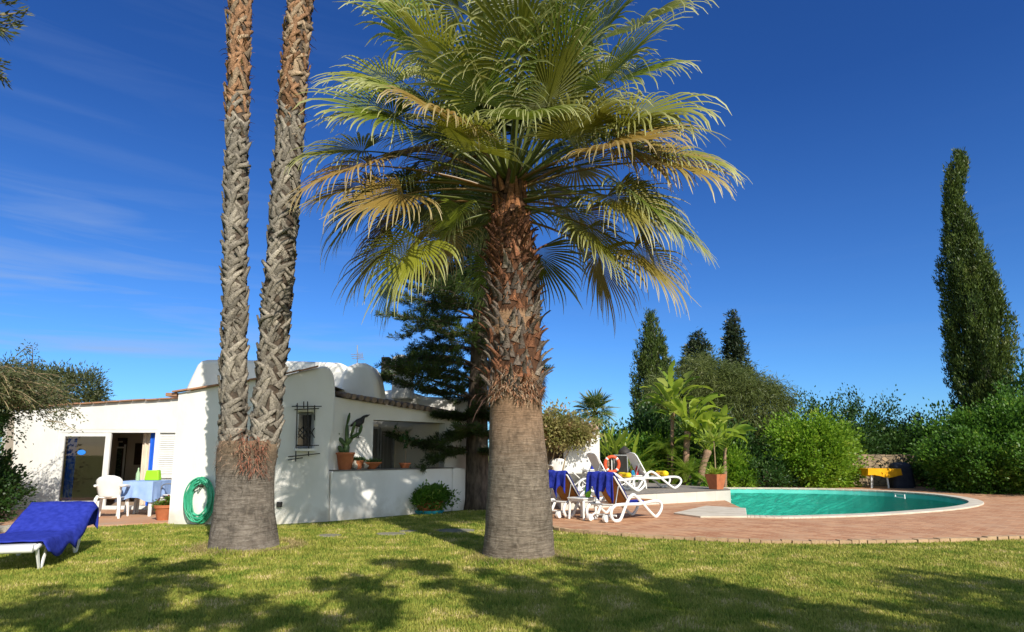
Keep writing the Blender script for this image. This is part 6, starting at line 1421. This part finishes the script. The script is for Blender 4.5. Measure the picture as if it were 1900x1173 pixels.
# feathery fronds: cycads and small palms
def feather(base, az, el, bend, L, lf_len, V, F, npair=26, w=.012, droop=.5):
    g = np.array([math.cos(az), math.sin(az), 0]); up = np.array([0, 0, 1.0]); b = np.array([-math.sin(az), math.cos(az), 0]); e_ = el; p = np.array(base, float)
    for i in range(npair):
        t = (i + 1) / npair; d = g * math.cos(e_) + up * math.sin(e_); n = np.cross(b, d) * -1; n = n if n[2] > 0 else -n
        q = p + d * L / npair; o = len(V); V += [p - b * .008, p + b * .008, q + b * .007, q - b * .007]; F.append((o, o + 1, o + 2, o + 3))
        if t > .12:
            l = lf_len * math.sin(PI * min(1, t * .85 + .12)) ** .6
            for s in (-1, 1):
                dd = b * s * .85 + d * .5 + n * .25; dd /= np.linalg.norm(dd); m = p + dd * l * .5; tp__ = p + dd * l - up * l * droop * .4; o = len(V)
                V += [p, m + d * w, tp__, m - d * w]; F.append((o, o + 1, o + 2, o + 3))
        p = q; e_ -= bend / npair
def cycad(name, label, cat, loc, n, L, lf_len, els, bend, lf='lily', trunk=None, w=.012, droop=.5, npair=26):
    e = empty(name, loc, label, cat); V, F = [], []; h = 0
    if trunk: mb = MB(); mb.tube([(0, 0, -.03), (.02, 0, trunk[0] * .5), (0, 0, trunk[0])], [trunk[1], trunk[1] * .85, trunk[1] * .8], n=10); obj('trunk', mb, BARK, e); h = trunk[0]
    for k in range(n):
        f = k / n; a = k * 2.4; feather((0, 0, h), a, R(els[0] + (els[1] - els[0]) * f + 5 * rng.normal()), R(bend * (.8 + .4 * rng.random())), L * (.8 + .35 * rng.random()), lf_len, V, F, droop=droop, w=w, npair=npair)
    npobj('fronds', np.array(V), np.array(F), LF[lf], e); return e
c = gp(1250, 903.5, .0); cycad('cycad', 'spreading feathery cycad behind the foot of the right deck lounger', 'plant', (c.x, 23.2, .25), 34, 1.15, .2, (80, 5), 70, trunk=(.3, .14), w=.014)
c = dp(1205, 890, 22.9); cycad('cycad', 'feathery cycad directly behind the backrest of the right deck lounger', 'plant', (c.x, 23.6, .25), 26, 1.2, .2, (80, 10), 70, trunk=(.3, .12), w=.014)
c = dp(1240, 850, 24.8); cycad('feather_palm', 'yellow green feather palm left of the pinkish paddle plant trunk', 'palm tree', (c.x, 24.8, .0), 18, 1.3, .34, (85, 20), 85, trunk=(1.3, .08), w=.016, droop=1.2)
c = dp(1155, 850, 25.5); cycad('feather_palm', 'arching dark feather palm behind the lifebuoy', 'palm tree', (c.x, 25.5, 0), 16, 1.9, .4, (80, 15), 80, trunk=(.8, .12), w=.018, droop=.8, lf='hedge')
for k, (u, lab) in enumerate(((1285, 'low arching plant between the two paddle plant trunks'), (1308, 'low arching plant left of the square pot'))):
    c = dp(u, 900, 23.3); cycad('arching_plant', lab, 'plant', (c.x, 23.2 - .1 * k, .25), 22, .62, .10, (82, 15), 80, w=.02)
# small fan palm over the pool house
def small_palm(label, Y, u, vt_, R_, nf, tz=None):
    c = dp(u, vt_, Y); e = empty('fan_palm', (c.x, Y, 0), label, 'palm tree'); mb = MB(); mb.tube([(0, 0, 0), (.03, 0, c.z * .5), (0, 0, c.z)], [.2, .15, .14], n=12); obj('trunk', mb, BARK, e)
    Vs = [frond(np.array([0, 0, c.z + .1]), i * 2.4, R(88 - 95 * i / nf), R(15 + 30 * i / nf), R_ * .5, R_ * .62, nseg=20, nr=6, droop=1.0, cg=(.06, .11, .02), split=.5, dead=(.6 if i > nf * .9 else 0)) for i in range(nf)]
    v = stack(*Vs); npobj('crown', v[0], v[1], FROND, e, col=v[2], smooth=True); return e
small_palm('small fan palm seen above the pool house roof', 27, 1103, 772, .95, 26)
# bougainvillea on the pool house
es = [E(1006, 1058, 776, 818, PYH - .5, .5), E(1040, 1094, 792, 820, PYH - .45, .4)]
v = crown(es, 260, 30, .10, .035, .24, up=-.1, sprig=.3, inner=.4); c = es[0][0]; e = empty('bougainvillea', (c[0], c[1], .3), 'sprawling pale pink and green vine over the pool house edge', 'vine'); npobj('leaves', v[0], v[1], LF['vine'], e, world=True)
mb = MB(); 
for k in range(4): mb.tube([(c[0] - .2 + .1 * k, PYH - .25, .3), (c[0] - .3 + .2 * k, PYH - .3, 1.2), (c[0] + .3 * k - .2, PYH - .4, c[2])], [.03, .022, .01], n=6)
obj('stem', mb, PALETWIG, e, world=True)
# dark pine behind the big palm ---------------------------------------
def pine():
    Y = 15.6; c = dp(884, 945, Y); X0 = c.x; e = empty('pine_tree', (X0, Y, 0), 'dark conifer with drooping needle brushes standing behind the big palm', 'tree')
    mb = MB(); Hh = 10.5; mb.tube([(0, 0, -.05), (.02, 0, .3), (0, 0, 2), (.05, 0, 5), (0, 0, Hh)], [.36, .30, .27, .18, .03], n=14); obj('trunk', mb, BARK, e, smooth=True)
    P = []; D = []; tb_ = MB()
    def brush(a, b, dens, nl):
        a, b = np.array(a), np.array(b); l = np.linalg.norm(b - a); m = max(3, int(l * dens)); t = rng.random(m); ax = (b - a) / (l + 1e-9)
        r_ = unit(np.cross(rng.normal(size=(m, 3)), ax)); P.append(a + (b - a) * t[:, None] + r_ * .012); D.append(unit(r_ * .8 + ax * .75 + np.array([0, 0, .12])))
    z = 1.35; k = 0
    while z < Hh - .3:
        f = (z - 1.3) / (Hh - 1.3); n = 6 if f < .75 else 5
        for j in range(n):
            a = j * 2 * PI / n + k * .7 + rng.normal() * .2; l = (2.55 * (1 - f) ** .65 + .3) * (.75 + .45 * rng.random())
            if z < 2.3: l *= (.45 if math.cos(a) < .2 and z > 1.5 else .62)
            if math.cos(a) > .15: l *= (.55 if z < 3.6 else .62)
            pts = []; N = 9; tipup = .25 + .3 * rng.random()
            for i in range(N + 1):
                t = i / N; pts.append((l * t * math.cos(a), l * t * math.sin(a), z + .38 * l * t - (.62 + .25 * math.sin(k * 2.7 + j * 1.9)) * l * t * t + tipup * l * t ** 3 * .7))
            tb_.tube(pts, [.035 * (1 - .8 * i / N) * (l / 2.2) for i in range(N + 1)], n=5, cap=False)
            for i in range(2, N):
                brush(pts[i], pts[i + 1], 90, 0)
                q = np.array(pts[i])
                for s in (-1, 1):
                    for rep in range(2):
                        al = a + s * (.75 + .3 * rng.random()); sl = (.18 + .40 * (1 - i / N)) * l * .42 * (.6 + .8 * rng.random()) + .12
                        q0 = q + (np.array(pts[i + 1]) - q) * rng.random(); m1 = q0 + np.array([math.cos(al), math.sin(al), -.18 + .15 * rng.normal()]) * sl * .6; q1 = m1 + np.array([math.cos(al), math.sin(al), .25 + .25 * rng.random()]) * sl * .45
                        tb_.tube([q0, m1, q1], [.010, .007, .004], n=3, cap=False); brush(q0, m1, 150, 0); brush(m1, q1, 190, 0)
        z += .40 + .06 * rng.random(); k += 1
    Pn = np.vstack(P); Dn = np.vstack(D); v = cards(Pn, Dn, np.full(len(Pn), .105), np.full(len(Pn), .0075), .0)
    tr_ = obj('branches', tb_, BARK, e); npobj('needles', v[0], v[1], LF['pine'], e)
pine()
# ------------------------------------------------------------------ left side
def twiggy():
    Y = 11.6; c = dp(-42, 745, Y); e = empty('weeping_bush', (c.x - .3, Y, 0), 'weeping bush of tan twigs and olive leaves at the left border', 'bush')
    mb = MB(); P = []; D = []; cx, cz = c.x - .35, c.z
    for k in range(7): a = k * .9; mb.tube([(cx, Y + .2, -.02), (cx + .15 * math.cos(a), Y + .15 * math.sin(a), cz * .5), (cx + .5 * math.cos(a), Y + .5 * math.sin(a), cz + .3)], [.05, .035, .02], n=6)
    for k in range(430):
        a = rng.random() * 2 * PI; r = .95 * math.sqrt(rng.random()); z = cz + .80 * (rng.random() ** .6) * math.sqrt(max(0, 1 - r * r)) - .15
        p = np.array([cx + r * math.cos(a) * 1.0, Y + r * math.sin(a) * .8, z]); d = np.array([math.cos(a + .4 * rng.normal()), .8 * math.sin(a), .55]); d /= np.linalg.norm(d); l = .5 + .8 * rng.random(); pts = [p.copy()]; w = .45 + .5 * rng.random()
        for i in range(8):
            d = d + np.array([.03, 0, -.2 * w]) + rng.normal(size=3) * .06; d /= np.linalg.norm(d); p = p + d * l / 8; pts.append(p.copy())
            for _ in range(9): P.append(p + rng.normal(size=3) * .05); D.append(d + rng.normal(size=3) * .6)
        mb.tube(pts, [.008 * (1 - .7 * i / 8) + .002 for i in range(9)], n=3, cap=False)
    for (u, v_, u2, v2) in ((90, 765, 150, 770), (88, 740, 120, 700), (85, 780, 142, 800), (30, 660, 62, 643), (60, 690, 60, 645), (95, 790, 138, 752)):
        a, b = dp(u, v_, Y - .6), dp(u2, v2, Y - .9); m = a.lerp(b, .5) + Vector((0, 0, .06)); mb.tube([a, m, b], [.010, .007, .004], n=4)
        for _ in range(60): t = rng.random(); q = a.lerp(b, t) + Vector(rng.normal(size=3) * .05); P.append(np.array(q)); D.append(rng.normal(size=3))
    P = np.array(P); D = unit(np.array(D)); v = cards(P, D, np.full(len(P), .062), np.full(len(P), .010)); npobj('leaves', v[0], v[1], LF['olive'], e, world=True); obj('stem', mb, PALETWIG, e, world=True)
    v = crown([((cx, Y + .2, cz - .15), (.95, .7, .75))], 240, 40, .06, .016, .22, up=-.2, inner=.2); npobj('leaves', v[0], v[1], LF['dark'], e, world=True)
twiggy()
bush('flowering_shrub', 'dark leafy shrub under the weeping bush at the left border', 'bush', -90, 34, 846, 12.6, 'dark', 240, 34, .07, .022, .16, depth=.6)
bush('flowering_shrub', 'tall dark shrub behind the weeping bush against the white wing', 'bush', -190, -12, 770, 14.2, 'dark', 260, 34, .09, .028, .22, depth=.6)
drooptree('olive_tree', 'rounded grey green tree behind the white wing at the left', 'tree', [E(60, 188, 690, 790, 25), E(-60, 110, 680, 800, 25.5)], 25, 900, 34, 'olive', .16, .02, .30, tz=2.6, down=.1)
# trees behind and beside the camera: their shade lies across the lawn
def shade_tree(label, loc, blobs, trunk_r=.22, per=36, ncl=30, extra=None):
    e = empty('shade_tree', (loc[0], loc[1], 0), label, 'tree'); mb = MB(); Vv = []
    top = max(b[2] for b in blobs) ; mb.tube([(loc[0], loc[1], -.05), (loc[0] + .1, loc[1], top * .35), (loc[0], loc[1], top * .62)], [trunk_r, trunk_r * .8, trunk_r * .6], n=10)
    for (x, y, z, r) in blobs:
        mb.tube([(loc[0], loc[1], top * .55), ((loc[0] + x) / 2, (loc[1] + y) / 2, (top * .55 + z) / 2 + .2), (x, y, z)], [.08, .05, .02], n=6)
        Vv.append(crown([((x, y, z), (r * .9, r * .9, r * .3))], max(3, int(.31 * ncl * (r / .6) ** 2)), 85, .13, .035, .125, up=.0, inner=.1, sprig=.7))
    v = catv(*Vv); npobj('crown', v[0], v[1], LF['hedge'], e, world=True); obj('trunk', mb, BARK, e, world=True)
kx, ky = to_sun.x / to_sun.z, to_sun.y / to_sun.z
def over(u, v, h, r): g_ = gp(u, v); return (g_.x + kx * h * .8, g_.y + ky * h * .8, h * .8, r)
shade_tree('spreading tree behind the camera that shades the right of the lawn', (6.6, -6.5), [over(u, v, 6.4 + .8 * rng.random(), r) for u, v, r in ((820, 1065, .28), (880, 1080, .40), (960, 1100, .55), (1060, 1080, .50), (1130, 1060, .45), (1100, 1120, .6), (1200, 1085, .55), (1280, 1110, .6), (1200, 1150, .6), (1350, 1100, .5), (1420, 1120, .5), (1500, 1135, .45), (1380, 1160, .6), (1000, 1150, .55), (900, 1130, .4), (1560, 1165, .5), (1480, 1175, .5), (1290, 1185, .6), (1090, 1185, .5))])
shade_tree('spreading tree behind the camera that shades the left of the lawn', (.5, -6.5), [over(u, v, 6.2 + .8 * rng.random(), r) for u, v, r in ((330, 1045, .40), (280, 1060, .35), (370, 1050, .22), (290, 1090, .45), (200, 1105, .40), (250, 1130, .5), (140, 1130, .4), (60, 1150, .4), (320, 1155, .5), (180, 1165, .4), (460, 1115, .18), (500, 1150, .25), (570, 1160, .2), (640, 1090, .14), (680, 1105, .22), (720, 1150, .3), (660, 1165, .28), (410, 1165, .3), (740, 1048, .12), (20, 1120, .22))])
shade_tree('tree behind the camera to the right whose shade reaches the lawn corner', (10.5, -5.5), [over(u, v, 6 + .8 * rng.random(), r) for u, v, r in ((1720, 1085, .25), (1800, 1080, .3), (1870, 1092, .4), (1850, 1115, .4), (1780, 1140, .5), (1880, 1150, .5), (1700, 1155, .4), (1640, 1170, .4), (1950, 1110, .5), (1980, 1150, .6))])
def corner_branch():
    a = dp(-40, 60, 5.0); e = empty('olive_tree', (a.x - 1.6, 4.4, 0), 'leafy twigs of a tree reaching in at the top left corner', 'tree'); mb = MB(); P = []; D = []
    x0, y0 = a.x - 1.6, 4.4; mb.tube([(x0, y0, -.05), (x0 + .1, y0, 2.2), (x0 + .2, y0, 4.2)], [.16, .12, .06], n=9)
    tw_ = [((-120, 20), (20, 5)), ((-60, 45), (50, 22)), ((-60, 50), (28, 44)), ((-60, 20), (22, 68)), ((-90, 100), (4, 118)), ((-60, 100), (10, 146)), ((-60, 80), (6, 150)), ((-60, -10), (30, -8))]
    for (p, q) in tw_:
        s_ = dp(p[0], p[1], 4.8 + .2 * rng.random()); t_ = dp(q[0], q[1], 5); mb.tube([(x0 + .18, y0, 3.4), s_, s_.lerp(t_, .5) + Vector((0, 0, .03)), t_], [.03, .014, .008, .003], n=5)
        for _ in range(46): t = rng.random() ** .8; c_ = s_.lerp(t_, t); P.append(np.array(c_) + rng.normal(size=3) * .02); D.append(np.array((t_ - s_).normalized()) + rng.normal(size=3) * .35)
    v1 = cards(np.array(P), unit(np.array(D)), np.full(len(P), .085), np.full(len(P), .009)); v2 = crown([((x0 - .3, y0, 4.6), (1.1, 1.1, .9))], 160, 30, .10, .014, .25)
    v = catv(v1, v2); npobj('leaves', v[0], v[1], LF['olive'], e, world=True); obj('trunk', mb, PALETWIG, e, world=True)
corner_branch()
